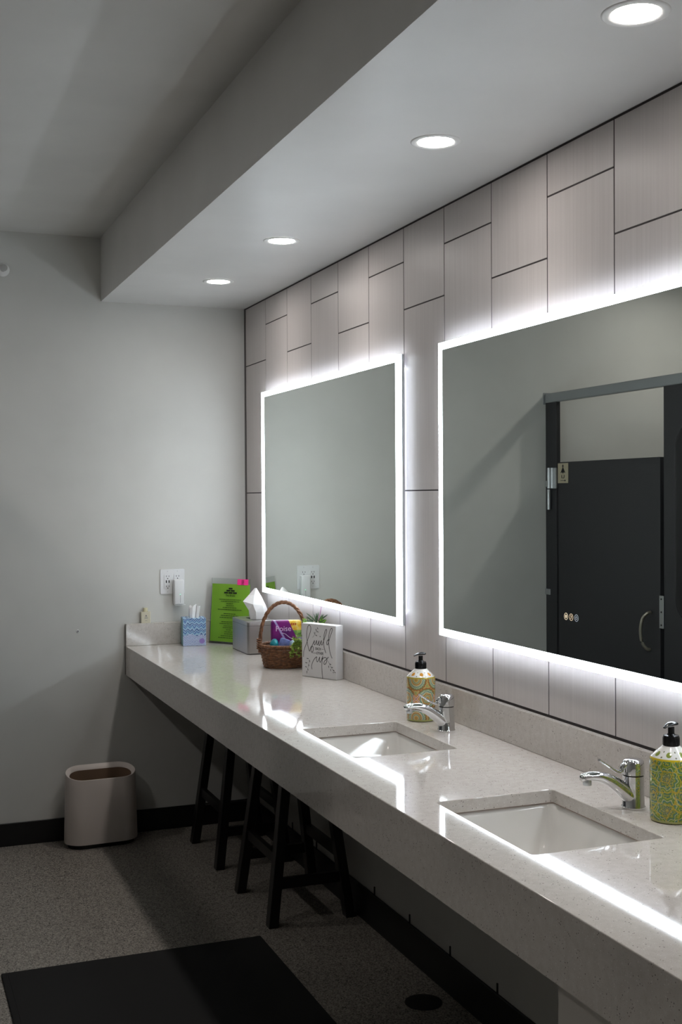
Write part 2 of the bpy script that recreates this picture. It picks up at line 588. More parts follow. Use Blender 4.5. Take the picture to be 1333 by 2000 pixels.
# ------------------------------------------------------------------ soap bottles
def soap_material(name, kind):
    m = mat(name, (220, 214, 200), 0.12, spec=0.5, coat=0.6)
    t = NT(m)
    tc = t.n('ShaderNodeTexCoord')
    sp = t.n('ShaderNodeSeparateXYZ')
    t.l(tc.outputs['Object'], sp.inputs[0])
    ang = t.math('ARCTAN2', sp.outputs[1], sp.outputs[0])
    u = t.math('MULTIPLY', ang, .045)
    v = sp.outputs[2]
    P_ = .0707          # four medallions round the bottle
    def dist(du, dv, pv):
        uu = t.math('SUBTRACT', t.math('FLOORED_MODULO', t.math('ADD', u, du), P_), P_/2)
        vv = t.math('SUBTRACT', t.math('FLOORED_MODULO', t.math('ADD', v, dv), pv), pv/2)
        return t.math('SQRT', t.math('ADD', t.math('MULTIPLY', uu, uu), t.math('MULTIPLY', vv, vv))), uu, vv
    if kind == 'orange':
        dA, uA, vA = dist(P_/2, .046, .116)
        dB, uB, vB = dist(P_, -.012, .116)
        d = t.math('MINIMUM', dA, dB)
        scal = t.math('MULTIPLY', t.math('SINE', t.math('MULTIPLY', t.math('ARCTAN2', vA, uA), 22.0)), .0009)
        d = t.math('ADD', d, scal)
        f = t.math('DIVIDE', d, .056)
        col = t.ramp(f, [(0, (190, 150, 78)), (.10, (214, 188, 126)), (.15, (130, 158, 138)), (.20, (200, 176, 108)), (.25, (176, 126, 72)),
                         (.30, (212, 196, 146)), (.36, (126, 160, 146)), (.43, (206, 200, 160)), (.47, (122, 152, 112)), (.53, (172, 112, 56)),
                         (.60, (196, 172, 104)), (.66, (160, 160, 92)), (.74, (202, 180, 118))], 'CONSTANT')
        # cross stitched panel below the medallion
        dx, ux, vx = dist(P_/2, -.012, .116)
        a1 = t.math('ABSOLUTE', t.math('SUBTRACT', t.math('ABSOLUTE', ux), t.math('ABSOLUTE', vx)))
        inb = t.math('MULTIPLY', t.math('LESS_THAN', t.math('ABSOLUTE', ux), .0115), t.math('LESS_THAN', t.math('ABSOLUTE', vx), .0115))
        cross = t.math('MULTIPLY', inb, t.math('LESS_THAN', a1, .0034))
        crossi = t.math('MULTIPLY', inb, t.math('LESS_THAN', a1, .0012))
        col = t.mix(inb, col, (212, 150, 92))
        col = t.mix(cross, col, (232, 214, 190))
        col = t.mix(crossi, col, (160, 62, 76))
        dotc, edge = (206, 142, 52), (176, 160, 60)
    else:
        nz = t.math('MULTIPLY', t.math('SUBTRACT', t.noise(tc.outputs['Object'], 55, 2), .5), .006)
        dA, uA, vA = dist(.02, .004, .066)
        dB, uB, vB = dist(.02+P_/2, .004+.033, .066)
        pet = t.math('MULTIPLY', t.math('SINE', t.math('MULTIPLY', t.math('ARCTAN2', vA, uA), 9.0)), .0022)
        d = t.math('ADD', t.math('ADD', t.math('MINIMUM', dA, dB), pet), nz)
        f = t.math('DIVIDE', d, .045)
        col = t.ramp(f, [(0, (196, 178, 70)), (.08, (78, 116, 96)), (.15, (172, 172, 96)), (.2, (102, 132, 76)), (.27, (186, 174, 66)),
                         (.31, (126, 150, 60)), (.38, (76, 128, 110)), (.44, (190, 194, 120)), (.49, (110, 146, 56)), (.56, (176, 178, 54)),
                         (.63, (84, 126, 82)), (.70, (150, 160, 50)), (.80, (216, 180, 32))], 'CONSTANT')
        vd = t.n('ShaderNodeTexVoronoi', feature='DISTANCE_TO_EDGE')
        vd.inputs['Scale'].default_value = 34
        t.l(tc.outputs['Object'], vd.inputs['Vector'])
        col = t.mix(t.math('MULTIPLY', t.math('LESS_THAN', vd.outputs['Distance'], .032), .85), col, (206, 178, 44))
        fine = t.math('LESS_THAN', t.voro(tc.outputs['Object'], 190), .28)
        col = t.mix(t.math('MULTIPLY', fine, .5), col, (206, 206, 130))
        dotc, edge = (128, 142, 58), (206, 184, 40)
    # white shoulder with dots
    uu = t.math('SUBTRACT', t.math('FLOORED_MODULO', ang, PI/4), PI/8)
    ud = t.math('MULTIPLY', uu, .030)
    vv = t.math('SUBTRACT', v, .1425)
    dd = t.math('SQRT', t.math('ADD', t.math('MULTIPLY', ud, ud), t.math('MULTIPLY', vv, vv)))
    sh = t.mix(t.math('LESS_THAN', dd, .0048), (226, 224, 218), dotc)
    u3 = t.math('MULTIPLY', t.math('SUBTRACT', t.math('FLOORED_MODULO', t.math('ADD', ang, PI/8), PI/4), PI/8), .030)
    v3 = t.math('SUBTRACT', t.math('ABSOLUTE', vv), .005)
    d3 = t.math('SQRT', t.math('ADD', t.math('MULTIPLY', u3, u3), t.math('MULTIPLY', v3, v3)))
    sh = t.mix(t.math('LESS_THAN', d3, .0015), sh, (120, 120, 96))
    col = t.mix(t.math('GREATER_THAN', v, .1335), col, sh)
    band = t.math('MULTIPLY', t.math('GREATER_THAN', v, .1305), t.math('LESS_THAN', v, .1345))
    col = t.mix(band, col, edge)
    bot = t.math('LESS_THAN', v, .006)
    col = t.mix(bot, col, (178, 182, 110))
    t.color(col)
    return m

def make_soap(loc, kind, rz, label, rz_head):
    s = thing('soap_bottle', label, 'soap bottle', loc, rz)
    bm = bmesh.new()
    lathe(bm, [(.040, 0), (.0435, .0015), (.0445, .005), (.0445, .125), (.0442, .131), (.0425, .1345), (.030, .1465), (.0215, .1535), (.0185, .157)], 48)
    obj('bottle', bm, soap_material('soap_'+kind, kind), s, smooth=True, autos=40)
    bm = bmesh.new()
    lathe(bm, [(.0165, .1555), (.0172, .157), (.0172, .175), (.0160, .1785), (.0095, .1795), (.0078, .182)], 32)
    for k in range(32):     # ribs of the collar
        a = 2*PI*k/32
        bb_ = bmesh.new()
        box(bb_, .0168, .0177, -.0008, .0008, .158, .174)
        tr(bb_, Matrix.Rotation(a, 4, 'Z'))
        me_ = bpy.data.meshes.new('x')
        bb_.to_mesh(me_)
        bb_.free()
        bm.from_mesh(me_)
        bpy.data.meshes.remove(me_)
    obj('collar', bm, 'black_plastic', s, smooth=True, autos=35)
    bm = bmesh.new()
    lathe(bm, [(.0068, .1795), (.0068, .196)], 24)
    pm = obj('pump_stem', bm, 'black_plastic', s, smooth=True, autos=40)
    bm = bmesh.new()
    tube(bm, smooth_path([(.016, 0, .2005), (.008, 0, .2025), (-.004, 0, .2025), (-.016, 0, .2005), (-.025, 0, .197)], 5),
         [.004, .007, .0092, .0102, .0106, .0108, .0108, .0106, .0102, .0098, .0092, .0085, .0078, .007, .0062, .0056, .0051, .0047, .0044, .0042, .0038], 16, flat=.42)
    h = obj('pump_head', bm, 'black_plastic', pm, smooth=True)
    h.rotation_euler = (0, 0, rz_head)
    return s
make_soap((-.094, -2.168, ZT+.0005), 'orange', .80, 'orange and teal medallion patterned pump soap bottle behind the first tap', -.80+.2)
make_soap((-.083, -3.385, ZT+.0005), 'green', .4, 'yellow-green paisley patterned pump soap bottle at the right edge of the picture', -.4+.35)

# ------------------------------------------------------------------ lit mirrors
def ring_yz(bm, x0, x1, ya, yb, za, zb, wy, wz):
    """rectangular ring in the YZ plane, outer ya>yb, za<zb"""
    o = [(ya, za), (yb, za), (yb, zb), (ya, zb)]
    i = [(ya-wy, za+wz), (yb+wy, za+wz), (yb+wy, zb-wz), (ya-wy, zb-wz)]
    vo = [[bm.verts.new((x, y, z)) for y, z in o] for x in (x0, x1)]
    vi = [[bm.verts.new((x, y, z)) for y, z in i] for x in (x0, x1)]
    for k in range(4):
        j = (k+1) % 4
        bm.faces.new((vo[0][k], vo[0][j], vi[0][j], vi[0][k]))
        bm.faces.new((vo[1][k], vi[1][k], vi[1][j], vo[1][j]))
        bm.faces.new((vo[0][k], vo[1][k], vo[1][j], vo[0][j]))
        bm.faces.new((vi[0][k], vi[0][j], vi[1][j], vi[1][k]))
    return bm

def make_mirror(ya, yb, label, wy, icons=False):
    za, zb = 1.126, 2.027
    r = thing('lit_mirror', label, 'mirror', (0, (ya+yb)/2, za), group='backlit mirrors on the tiled wall')
    gl = obj('mirror_glass', B(-.0222, -.0182, ya-wy+.001, yb+wy-.001, za+.021, zb-.021), 'mirror', r, world=True)
    bm = bmesh.new()
    ring_yz(bm, -.0224, -.0182, ya, yb, za, zb, wy, .022)
    obj('light_border', bm, 'led', r, world=True)
    bm = bmesh.new()
    ring_yz(bm, -.018, -.0158, ya+.0002, yb-.0002, za-.0002, zb+.0002, .06, .06)
    ring_yz(bm, -.0158, -.0088, ya+.0002, yb-.0002, za-.0002, zb+.0002, .004, .004)
    obj('rim', bm, mat('mirror_rim', (196, 200, 206), 0.35), r, world=True)
    obj('housing', B(-.0181, -.0006, ya-.045, yb+.045, za+.045, zb-.045), mat('mirror_housing', (150, 152, 156), 0.5), r, world=True)
    e_ = .040
    for nm_, bb_ in (('halo_top', B(-.0156, -.0126, yb+e_, ya-e_, zb-e_-.004, zb-e_)), ('halo_low', B(-.0156, -.0126, yb+e_, ya-e_, za+e_, za+e_+.004)),
                     ('halo_side', B(-.0156, -.0126, ya-e_-.004, ya-e_, za+e_+.0045, zb-e_-.0045)), ('halo_side', B(-.0156, -.0126, yb+e_, yb+e_+.004, za+e_+.0045, zb-e_-.0045))):
        obj('back_light_strip', bb_, nm_, r, world=True)
    if icons:
        for k, (y, c, st_) in enumerate(((-2.879, (1.0, .78, .5), .62), (-2.903, (1.0, .72, .42), .5), (-2.927, (.62, .78, 1.0), .22))):
            bm = bmesh.new()
            for rr, wd in ((.0090, .0014),):
                n = 28
                a = [bm.verts.new((-.0224, y+rr*math.cos(2*PI*q/n), 1.2505+rr*math.sin(2*PI*q/n))) for q in range(n)]
                b = [bm.verts.new((-.0224, y+(rr-wd)*math.cos(2*PI*q/n), 1.2505+(rr-wd)*math.sin(2*PI*q/n))) for q in range(n)]
                for q in range(n):
                    bm.faces.new((a[q], a[(q+1) % n], b[(q+1) % n], b[q]))
            def seg(y0, z0, y1, z1, w_=.0007):
                d = Vector((0, y1-y0, z1-z0)).normalized()
                p = Vector((0, -d.z, d.y))*w_
                A, Bq = Vector((-.0224, y+y0, 1.2505+z0)), Vector((-.0224, y+y1, 1.2505+z1))
                bm.faces.new([bm.verts.new(A+p), bm.verts.new(Bq+p), bm.verts.new(Bq-p), bm.verts.new(A-p)])
            if k == 0:
                for q in (-.003, -.001, .001, .003):
                    seg(q, -.004, q, .004, .0006)
            elif k == 1:
                seg(-.0035, -.003, .0005, .0005); seg(.0005, .0005, -.001, .001); seg(-.001, .001, .0035, .004)
                seg(-.004, .002, -.001, .0045); seg(.004, -.002, .001, -.0045)
            else:
                pts = [(.0038*math.cos(q), .0038*math.sin(q)) for q in [math.radians(110+32*j) for j in range(11)]]
                for (a0, b0), (a1, b1) in zip(pts, pts[1:]):
                    seg(a0, b0, a1, b1, .0006)
                seg(0, .001, 0, .0048, .0006)
            im = mat('touch_icon', (200, 200, 200), .4, emit=c, estr=st_)
            obj('touch_icon', bm, im, gl, world=True)
    return r
make_mirror(-.333, -1.868, 'smaller-looking backlit mirror nearest the back wall, glowing white border', .042)
make_mirror(-2.154, -3.68, 'backlit mirror at the right, reflecting a dark stall door', .026, True)

# ------------------------------------------------------------------ recessed lights
def make_downlight(x, y, z, label, lens, group, watts=0):
    r = thing('recessed_light', label, 'ceiling light', (x, y, z), group=group)
    bm = bmesh.new()
    lathe(bm, [(.046, -.0012), (.050, -.0030), (.060, -.0026), (.0645, -.0006), (.0645, -.0001)], 40, cap=False)
    obj('trim_ring', bm, 'ring_white', r, smooth=True)
    bm = bmesh.new()
    lathe(bm, [(.0462, -.0016), (.0462, -.0002)], 40)
    obj('lens', bm, lens, r, smooth=True, autos=40)
    if watts:
        ld = bpy.data.lights.new('beam', 'SPOT')
        ld.energy = watts
        ld.color = WARM
        ld.spot_size = math.radians(112)
        ld.spot_blend = 1.0
        ld.shadow_soft_size = .045
        lo = bpy.data.objects.new('beam', ld)
        COL.objects.link(lo)
        lo.parent = r
        lo.location = (0, 0, -.006)
    return r
DL = [(-.670, 'recessed ceiling light in the soffit closest to the back wall'),
      (-1.504, 'recessed ceiling light in the soffit, second from the back wall'),
      (-2.737, 'recessed ceiling light in the soffit, third from the back wall'),
      (-3.588, 'large bright recessed ceiling light at the top right corner'),
      (-4.82, 'recessed ceiling light above the near end of the counter, out of the picture'),
      (-5.67, 'recessed ceiling light in the soffit farthest from the back wall, out of the picture')]
for y, lb in DL:
    make_downlight(-.312, y, ZS, lb, 'lamp', 'recessed lights in the soffit', DOWN_W)
for y, lb in ((-.62, 'recessed ceiling light over the first toilet stall'), (-2.3, 'recessed ceiling light over the second toilet stall'),
              (-3.95, 'added fill light on the ceiling beyond the stalls, left of the camera'), (-5.6, 'added fill light on the ceiling behind the camera, by the left wall')):
    make_downlight(-2.41, y, ZC, lb, 'lamp2' if y > -3 else 'fill_lamp', 'recessed lights over the stalls')  # the last two are added out of view to lift the ambient light

# ------------------------------------------------------------------ toilet stalls (seen in the right mirror)
XP = -1.703
pt = thing('stall_partition', 'charcoal toilet stall front with aluminium headrail, reflected in the right mirror', 'partition', (XP-.012, -.6, 0))
obj('headrail', B(XP-.03, XP+.004, -2.45, -.004, 2.044, 2.092, bev=.003, seg=1), 'alu_paint', pt, world=True)
obj('rail_bracket', B(XP-.034, XP+.012, -.0038, -.0003, 2.036, 2.098), 'alu_paint', pt, world=True)
for (a, b) in ((-.006, -.112), (-1.018, -1.36), (-2.262, -2.44)):
    p_ = obj('pilaster', B(XP-.024, XP, b, a, .0, 2.044, bev=.001, seg=1), 'stall', pt, world=True)
obj('divider', B(-3.29, XP-.025, -1.20, -1.18, .30, 1.74), 'stall', pt, world=True)
obj('wall_bracket', B(XP-.002, XP+.004, -.050, -.0005, 1.030, 1.060, bev=.001, seg=1), 'alu', pt, world=True)
obj('wall_bracket', B(XP-.002, XP+.004, -.034, -.0005, 1.600, 1.632, bev=.001, seg=1), 'alu', pt, world=True)

def make_door(y0, label):
    """y0: hinge side"""
    d = thing('stall_door', label, 'stall door', (XP-.012, y0-.44, .3), group='charcoal stall doors')
    obj('door_panel', B(XP-.022, XP, y0-.866, y0-.004, .30, 1.727, bev=.001, seg=1), 'stall', d, world=True)
    bm = B(XP+.0002, XP+.010, y0+.004, y0+.060, 1.590, 1.699, bev=.003, seg=2)
    h = obj('hinge', bm, 'alu', d, world=True)
    bm = bmesh.new()
    lathe(bm, [(.0105, 0), (.0105, .106)], 20, (XP+.012, y0+.068, 1.480))
    lathe(bm, [(.0115, 0), (.0115, .107)], 20, (XP+.012, y0+.066, 1.592))
    lathe(bm, [(.0095, 0), (.0095, .107)], 20, (XP+.012, y0+.034, 1.592))
    obj('hinge_barrel', bm, 'alu', h, smooth=True, autos=40, world=True)
    bm = bmesh.new()
    ya = y0-.775
    tube(bm, smooth_path([(XP+.001, ya-.022, 1.016), (XP+.018, ya-.02, 1.012), (XP+.034, ya-.004, .985), (XP+.040, ya+.003, .93), (XP+.034, ya-.002, .875), (XP+.018, ya-.014, .848), (XP+.001, ya-.016, .843)], 5), .0075, 12)
    obj('pull_handle', bm, 'stall_pull', d, smooth=True, world=True)
    s_ = obj('strike_plate', B(XP+.0005, XP+.006, y0-.897, y0-.866, .950, 1.098, bev=.001, seg=1), 'alu', d, world=True)
    for z in (.965, 1.024, 1.083):
        bm = bmesh.new()
        lathe(bm, [(.0042, 0), (.0036, .0015)], 12)
        tr(bm, Matrix.Translation((XP+.006, y0-.8815, z)) @ Matrix.Rotation(PI/2, 4, 'Y'))
        obj('screw', bm, 'dark', s_, world=True)
    return d
make_door(-.125, 'charcoal stall door with curved pull handle, reflected in the right mirror')
make_door(-1.370, 'charcoal stall door farther from the back wall, beyond the wide pilaster')

# placard with a pictogram on the first door
pl = thing('placard', 'small beige placard with black pictogram at top corner of the stall door', 'sign', (XP, -.178, 1.67))
obj('plate', B(XP+.0004, XP+.003, -.228, -.130, 1.618, 1.721, bev=.0006, seg=1), mat('beige_placard', (176, 166, 142), .5), pl, world=True)
bm = bmesh.new()
def disc_x(bm, x, y, z, ry, rz, n=16):
    bm.faces.new([bm.verts.new((x, y+ry*math.cos(2*PI*k/n), z+rz*math.sin(2*PI*k/n))) for k in range(n)])
def quad_x(bm, x, pts):
    bm.faces.new([bm.verts.new((x, y, z)) for y, z in pts])
xx = XP+.0034
yc = -.180
disc_x(bm, xx, yc, 1.706, .006, .008)
quad_x(bm, xx, [(yc+.003, 1.699), (yc+.022, 1.672), (yc+.016, 1.670), (yc, 1.684), (yc-.016, 1.670), (yc-.022, 1.672), (yc-.003, 1.699)])
disc_x(bm, xx, yc, 1.676, .009, .008)
for s in (-1, 1):
    quad_x(bm, xx, [(yc+s*.008, 1.664), (yc+s*.016, 1.656), (yc+s*.013, 1.645), (yc+s*.004, 1.640), (yc+s*.004, 1.646), (yc+s*.009, 1.652)])
quad_x(bm, xx, [(yc+.024, 1.6295), (yc-.016, 1.6295), (yc-.016, 1.632), (yc+.024, 1.632)])
disc_x(bm, xx, yc-.020, 1.631, .006, .0045)
obj('pictogram', bm, 'dark', pl, world=True)

ar = thing('wall_panel', 'tall black rounded panel on the wide stall pilaster, right edge of the mirror', 'panel', (XP+.002, -1.235, 1.0))
bm = bmesh.new()
prism(bm, rrect(-.115, .115, .0, .86, .09, 10), 0, .012)
tr(bm, Matrix(((0, 0, 1, 0), (1, 0, 0, 0), (0, 1, 0, 0), (0, 0, 0, 1))))
obj('rim', bm, mat('black_gloss_rim', (50, 49, 52), 0.25), ar)
bm = bmesh.new()
prism(bm, rrect(-.108, .108, .007, .853, .083, 10), .0118, .0135)
tr(bm, Matrix(((0, 0, 1, 0), (1, 0, 0, 0), (0, 1, 0, 0), (0, 0, 0, 1))))
obj('face', bm, mat('black_face', (10, 9, 12), 0.5), ar)

# ------------------------------------------------------------------ back wall fittings
ol = thing('wall_outlet', 'white double wall outlet plate with USB ports above the tissue box', 'outlet', (-.3605, -.004, 1.162))
obj('plate', tr(prism(bmesh.new(), rrect(-.0575, .0575, -.0575, .0575, .004), 0, .005), Matrix.Translation((0, .0038, 0)) @ FRONT), 'white_plastic', ol)
for k, cx in enumerate((-.0235, .0235)):
    rc = obj('receptacle', tr(prism(bmesh.new(), rrect(cx-.0168, cx+.0168, -.0335, .0335, .003), .005, .0072), Matrix.Translation((0, .0038, 0)) @ FRONT), 'white_plastic', ol)
    bm = bmesh.new()
    yf = .0038-.0075
    for s in (1, -1):
        zc = s*.0225
        for dx in (-.006, .006):
            box(bm, cx+dx-.0011, cx+dx+.0011, yf, yf+.001, zc-.001 if s > 0 else zc-.003, zc+.006 if s > 0 else zc+.004)
        lathe_c = [(cx+.0024*math.cos(a), yf, zc-.008+.0026*math.sin(a)) for a in [2*PI*q/10 for q in range(10)]]
        bm.faces.new([bm.verts.new(q) for q in lathe_c])
        if s > 0:
            obj('socket_slots', bm, 'dark', rc)
            bm = bmesh.new()
    obj('socket_slots', bm, 'dark', rc)
    if k == 0:
        for dx in (-.0065, .0065):
            obj('usb_port', B(cx+dx-.0026, cx+dx+.0026, yf, yf+.001, -.0062, .0062), 'dark', rc)
for cx in (-.0235, .0235):
    for z in (.048, -.048):
        bm = lathe(bmesh.new(), [(.0022, .0012), (.0020, .0016)], 10)
        obj('plate_screw', tr(bm, Matrix.Translation((cx, 0, z)) @ FRONT), 'alu', ol)

dv = thing('plug_in_device', 'white plug-in device with green light, plugged into the wall outlet', 'plug-in device', (-.337, -.012, 1.116))
bm = B(-.0235, .0235, -.030, .003, -.061, .056, bev=.0055, seg=3)
obj('body', bm, 'white_plastic', dv, smooth=True, autos=60)
bm = bmesh.new()
lathe(bm, [(.0018, 0), (.0018, .0006)], 12)
tr(bm, Matrix.Translation((.004, -.0301, -.013)) @ FRONT)
obj('status_light', bm, mat('green_led', (80, 220, 130), .3, emit=(.25, 1.0, .5), estr=2.2), dv)
obj('light_slot', B(.0034, .0046, -.0304, -.0300, -.052, -.016), mat('grey_slot', (110, 112, 114), .5), dv)
obj('foot_tab', B(-.020, .030, -.026, -.006, -.0655, -.0605, bev=.002), 'white_plastic', dv)

sk = thing('sprinkler_head', 'chrome sidewall sprinkler high on the back wall at the left edge', 'sprinkler', (-1.117, -.0005, 2.572))
bm = bmesh.new()
lathe(bm, [(.030, 0), (.030, .003), (.022, .009), (.014, .011)], 28)
obj('escutcheon', tr(bm, FRONT), 'ring_white', sk, smooth=True, autos=40)
bm = bmesh.new()
lathe(bm, [(.011, .009), (.011, .020), (.013, .021), (.013, .026), (.008, .028)], 20)
tube(bm, [(-.011, 0, .024), (-.013, 0, .034), (-.004, 0, .048)], .0022, 8)
tube(bm, [(.011, 0, .024), (.013, 0, .034), (.004, 0, .048)], .0022, 8)
lathe(bm, [(.0025, .026), (.0025, .048)], 10)
lathe(bm, [(.016, .048), (.016, .0495)], 20)
obj('nozzle', tr(bm, FRONT), 'chrome', sk, smooth=True, autos=40)

sc = thing('wall_anchor', 'small white anchor with dark screw hole on the back wall left of the counter', 'wall anchor', (-.801, -.0003, .948))
bm = bmesh.new()
lathe(bm, [(.0075, 0), (.0070, .0015), (.003, .002)], 18)
obj('anchor_collar', tr(bm, FRONT), 'white_plastic', sc, smooth=True)
bm = bmesh.new()
lathe(bm, [(.0028, .0015), (.0028, .0028)], 12)
obj('screw_hole', tr(bm, Matrix.Translation((.001, 0, .001)) @ FRONT), 'dark', sc)

# ------------------------------------------------------------------ things on the counter
ZK = ZT+.0006
# lotion bottle on top of the backsplash
lb = thing('lotion_bottle', 'tiny cream bottle with screw cap standing on top of the backsplash', 'bottle', (-.491, -.0115, ZT+.1035))
obj('bottle', tr(prism(bmesh.new(), rrect(-.0225, .0225, -.0085, .0085, .004), 0, .052), Matrix.Identity(4)), mat('cream_plastic', (214, 208, 186), .35), lb)
bm = bmesh.new()
lathe(bm, [(.0115, .052), (.0115, .054), (.0105, .055), (.0105, .069), (.0095, .070)], 20, sx=1, sy=.78)
obj('cap', bm, mat('cream_cap', (200, 194, 160), .4), lb, smooth=True, autos=40)
bm = bmesh.new()
for i, (wd, z) in enumerate(((.016, .027), (.012, .024), (.018, .021), (.010, .011))):
    box(bm, .001-wd/2, .001+wd/2, -.00885, -.0086, z-.0006, z+.0006)
bm.faces.new([bm.verts.new((x, -.0087, z)) for x, z in ((-.004, .031), (.006, .031), (.001, .039))])
obj('print', bm, mat('grey_print', (120, 120, 122), .6), lb)

# cube tissue box
tb = thing('tissue_box', 'blue wave patterned cube tissue box against the backsplash', 'tissue box', (-.2815, -.0835, ZK), math.radians(-9))
m = mat('blue_wave_card', (120, 160, 200), .5)
t = NT(m)
v = t.obj()
sp = t.n('ShaderNodeSeparateXYZ')
t.l(v, sp.inputs[0])
zig = t.math('MULTIPLY', t.math('ABSOLUTE', t.math('SUBTRACT', t.math('FLOORED_MODULO', t.math('MULTIPLY', sp.outputs[0], 48.0), 1.0), .5)), .022)
wob = t.math('MULTIPLY', t.noise(v, 28, 3), .03)
ph = t.math('ADD', t.math('ADD', sp.outputs[2], zig), wob)
f = t.math('FLOORED_MODULO', t.math('MULTIPLY', ph, 40.0), 1.0)
stripes = t.ramp(f, [(0, (140, 184, 212)), (.30, (72, 100, 176)), (.46, (164, 202, 222)), (.62, (96, 98, 176)), (.74, (58, 118, 150)), (.86, (184, 204, 232))], 'CONSTANT')
low = t.math('MULTIPLY', t.math('LESS_THAN', t.math('ADD', sp.outputs[2], t.math('MULTIPLY', t.noise(v, 16, 3), .05)), .075), .75)
light = t.ramp(t.math('FLOORED_MODULO', t.math('MULTIPLY', ph, 60.0), 1.0), [(0, (200, 206, 232)), (.4, (150, 172, 216)), (.6, (212, 216, 234)), (.85, (122, 146, 200))], 'CONSTANT')
patt = t.mix(low, stripes, light)
# plain teal on the left side
patt = t.mix(t.math('LESS_THAN', sp.outputs[0], -.0524), patt, (124, 168, 176))
t.color(patt)
obj('carton', tr(B(-.053, .053, -.053, .053, 0, .126, bev=.0008, seg=1), Matrix.Identity(4)), m, tb)
bm = bmesh.new()
bm.faces.new([bm.verts.new((.034+.0125*math.cos(2*PI*k/24), -.0533, .022+.0125*math.sin(2*PI*k/24))) for k in range(24)])
obj('round_badge', bm, mat('purple_badge', (150, 128, 200), .5), tb)
bm = bmesh.new()
n = 20
a = [bm.verts.new((.034*math.cos(2*PI*k/n), .02*math.sin(2*PI*k/n), .1263)) for k in range(n)]
bm.faces.new(a)
obj('opening', bm, mat('opening_film', (176, 190, 196), .3), tb)
M['tissue'] = mat('white_tissue', (236, 236, 236), .8)
M['tissue'].node_tree.nodes['Principled BSDF'].inputs['Subsurface Weight'].default_value = 0.0
def tissue_sheet(rows):
    """rows of (x,y,z) points, lofted and thickened"""
    bm = bmesh.new()
    V = [[bm.verts.new(p) for p in r] for r in rows]
    for r0, r1 in zip(V, V[1:]):
        for i in range(len(r0)-1):
            bm.faces.new((r0[i], r0[i+1], r1[i+1], r1[i]))
    return bm
def tuft(parent, cx, cy, z0, kind):
    if kind == 'small':
        rows = []
        for z_, k_, tw in ((-.004, .80, 0), (.012, .92, .0), (.028, .98, .002), (.044, 1.0, .003), (.052, .96, .004), (.058, .8, .007)):
            prof_ = ((-.026, .004), (-.020, -.008), (-.008, -.013), (.004, -.008), (.009, -.001), (.013, -.010), (.024, -.012), (.028, .0), (.012, .010), (-.010, .009), (-.026, .004))
            rows.append([(cx+px_*k_+tw, cy+py_*(1.05-.012*len(rows)), z0+z_+(.006*math.sin(px_*170+1.2) if z_ > .05 else 0)) for px_, py_ in prof_])
    else:
        rows = [[(cx-.034, cy, z0-.004), (cx-.014, cy-.022, z0-.004), (cx+.018, cy-.020, z0-.004), (cx+.036, cy, z0-.004), (cx+.010, cy+.022, z0-.004), (cx-.034, cy, z0-.004)],
                [(cx-.042, cy, z0+.040), (cx-.018, cy-.030, z0+.034), (cx+.020, cy-.028, z0+.030), (cx+.048, cy, z0+.034), (cx+.010, cy+.026, z0+.036), (cx-.042, cy, z0+.040)],
                [(cx-.070, cy-.006, z0+.082), (cx-.030, cy-.026, z0+.068), (cx+.014, cy-.030, z0+.064), (cx+.036, cy, z0+.062), (cx+.006, cy+.020, z0+.066), (cx-.070, cy-.006, z0+.082)],
                [(cx-.042, cy, z0+.108), (cx-.020, cy-.012, z0+.108), (cx+.003, cy-.014, z0+.106), (cx+.018, cy, z0+.098), (cx, cy+.010, z0+.104), (cx-.042, cy, z0+.108)],
                [(cx-.014, cy, z0+.138), (cx-.011, cy-.002, z0+.138), (cx-.008, cy-.003, z0+.138), (cx-.005, cy, z0+.137), (cx-.008, cy+.002, z0+.138), (cx-.014, cy, z0+.138)]]
    bm = tissue_sheet(rows)
    return obj('tissue', bm, 'tissue', parent)
tuft(tb, .0, -.012, .127, 'small')

# green notice in a clear stand
AN = math.radians(52)
nt = thing('notice_stand', 'bright green printed notice in a clear acrylic stand in the corner', 'notice stand', (-.197, -.052, ZK), -AN)
acr = mat('clear_acrylic', (236, 242, 240), .04, trans=1.0, ior=1.2)
lean = Matrix.Rotation(math.radians(-5), 4, 'X')
obj('acrylic_front', tr(B(-.002, .221, .0002, .0018, .002, .306), lean), acr, nt)
obj('acrylic_foot', B(-.002, .221, -.002, .030, 0, .002), acr, nt)
m = mat('lime_paper', (140, 194, 50), .6)
t = NT(m)
v = t.obj()
t.color(t.ramp(t.noise(v, 9, 2), [(.3, (120, 170, 42)), (.7, (132, 182, 54))]))
sheet = obj('sheet', tr(B(.003, .219, -.0007, -.0003, .010, .2795), lean), m, nt)
ink = mat('dark_ink', (34, 60, 18), .7)
def on_sheet(bm):
    return tr(bm, lean)
bm = bmesh.new()
cxs = .111
for r, (nb, z) in enumerate(((1, .2585), (2, .2485), (3, .2385))):
    for k in range(nb):
        c = cxs + (k-(nb-1)/2)*.0255
        box(bm, c-.0108, c+.0108, -.0032, -.0027, z-.0034, z+.0034)
obj('brick_logo', on_sheet(bm), mat('black_ink', (16, 22, 12), .7), sheet)
bm = text_bm('The Bricks', .0125)
obj('title', on_sheet(tr(bm, Matrix.Translation((cxs, -.0030, .2255)) @ FRONT)), ink, sheet)
bm = bmesh.new()
zz = .207
lines = [.125, .105, .042, .044, .082, .138, 0, .068, .1, .112, 0, .09, .11, .062, .07, .034, .05, .052, .09, .12]
for ln in lines:
    if ln:
        x = cxs - ln/2
        while x < cxs+ln/2-.003:
            wl_ = min(rnd.uniform(.006, .017), cxs+ln/2-x)
            box(bm, x, x+wl_, -.0031, -.0027, zz-.0012, zz+.0012)
            x += wl_+.0022
    zz -= .0094
obj('print_lines', on_sheet(bm), ink, sheet)
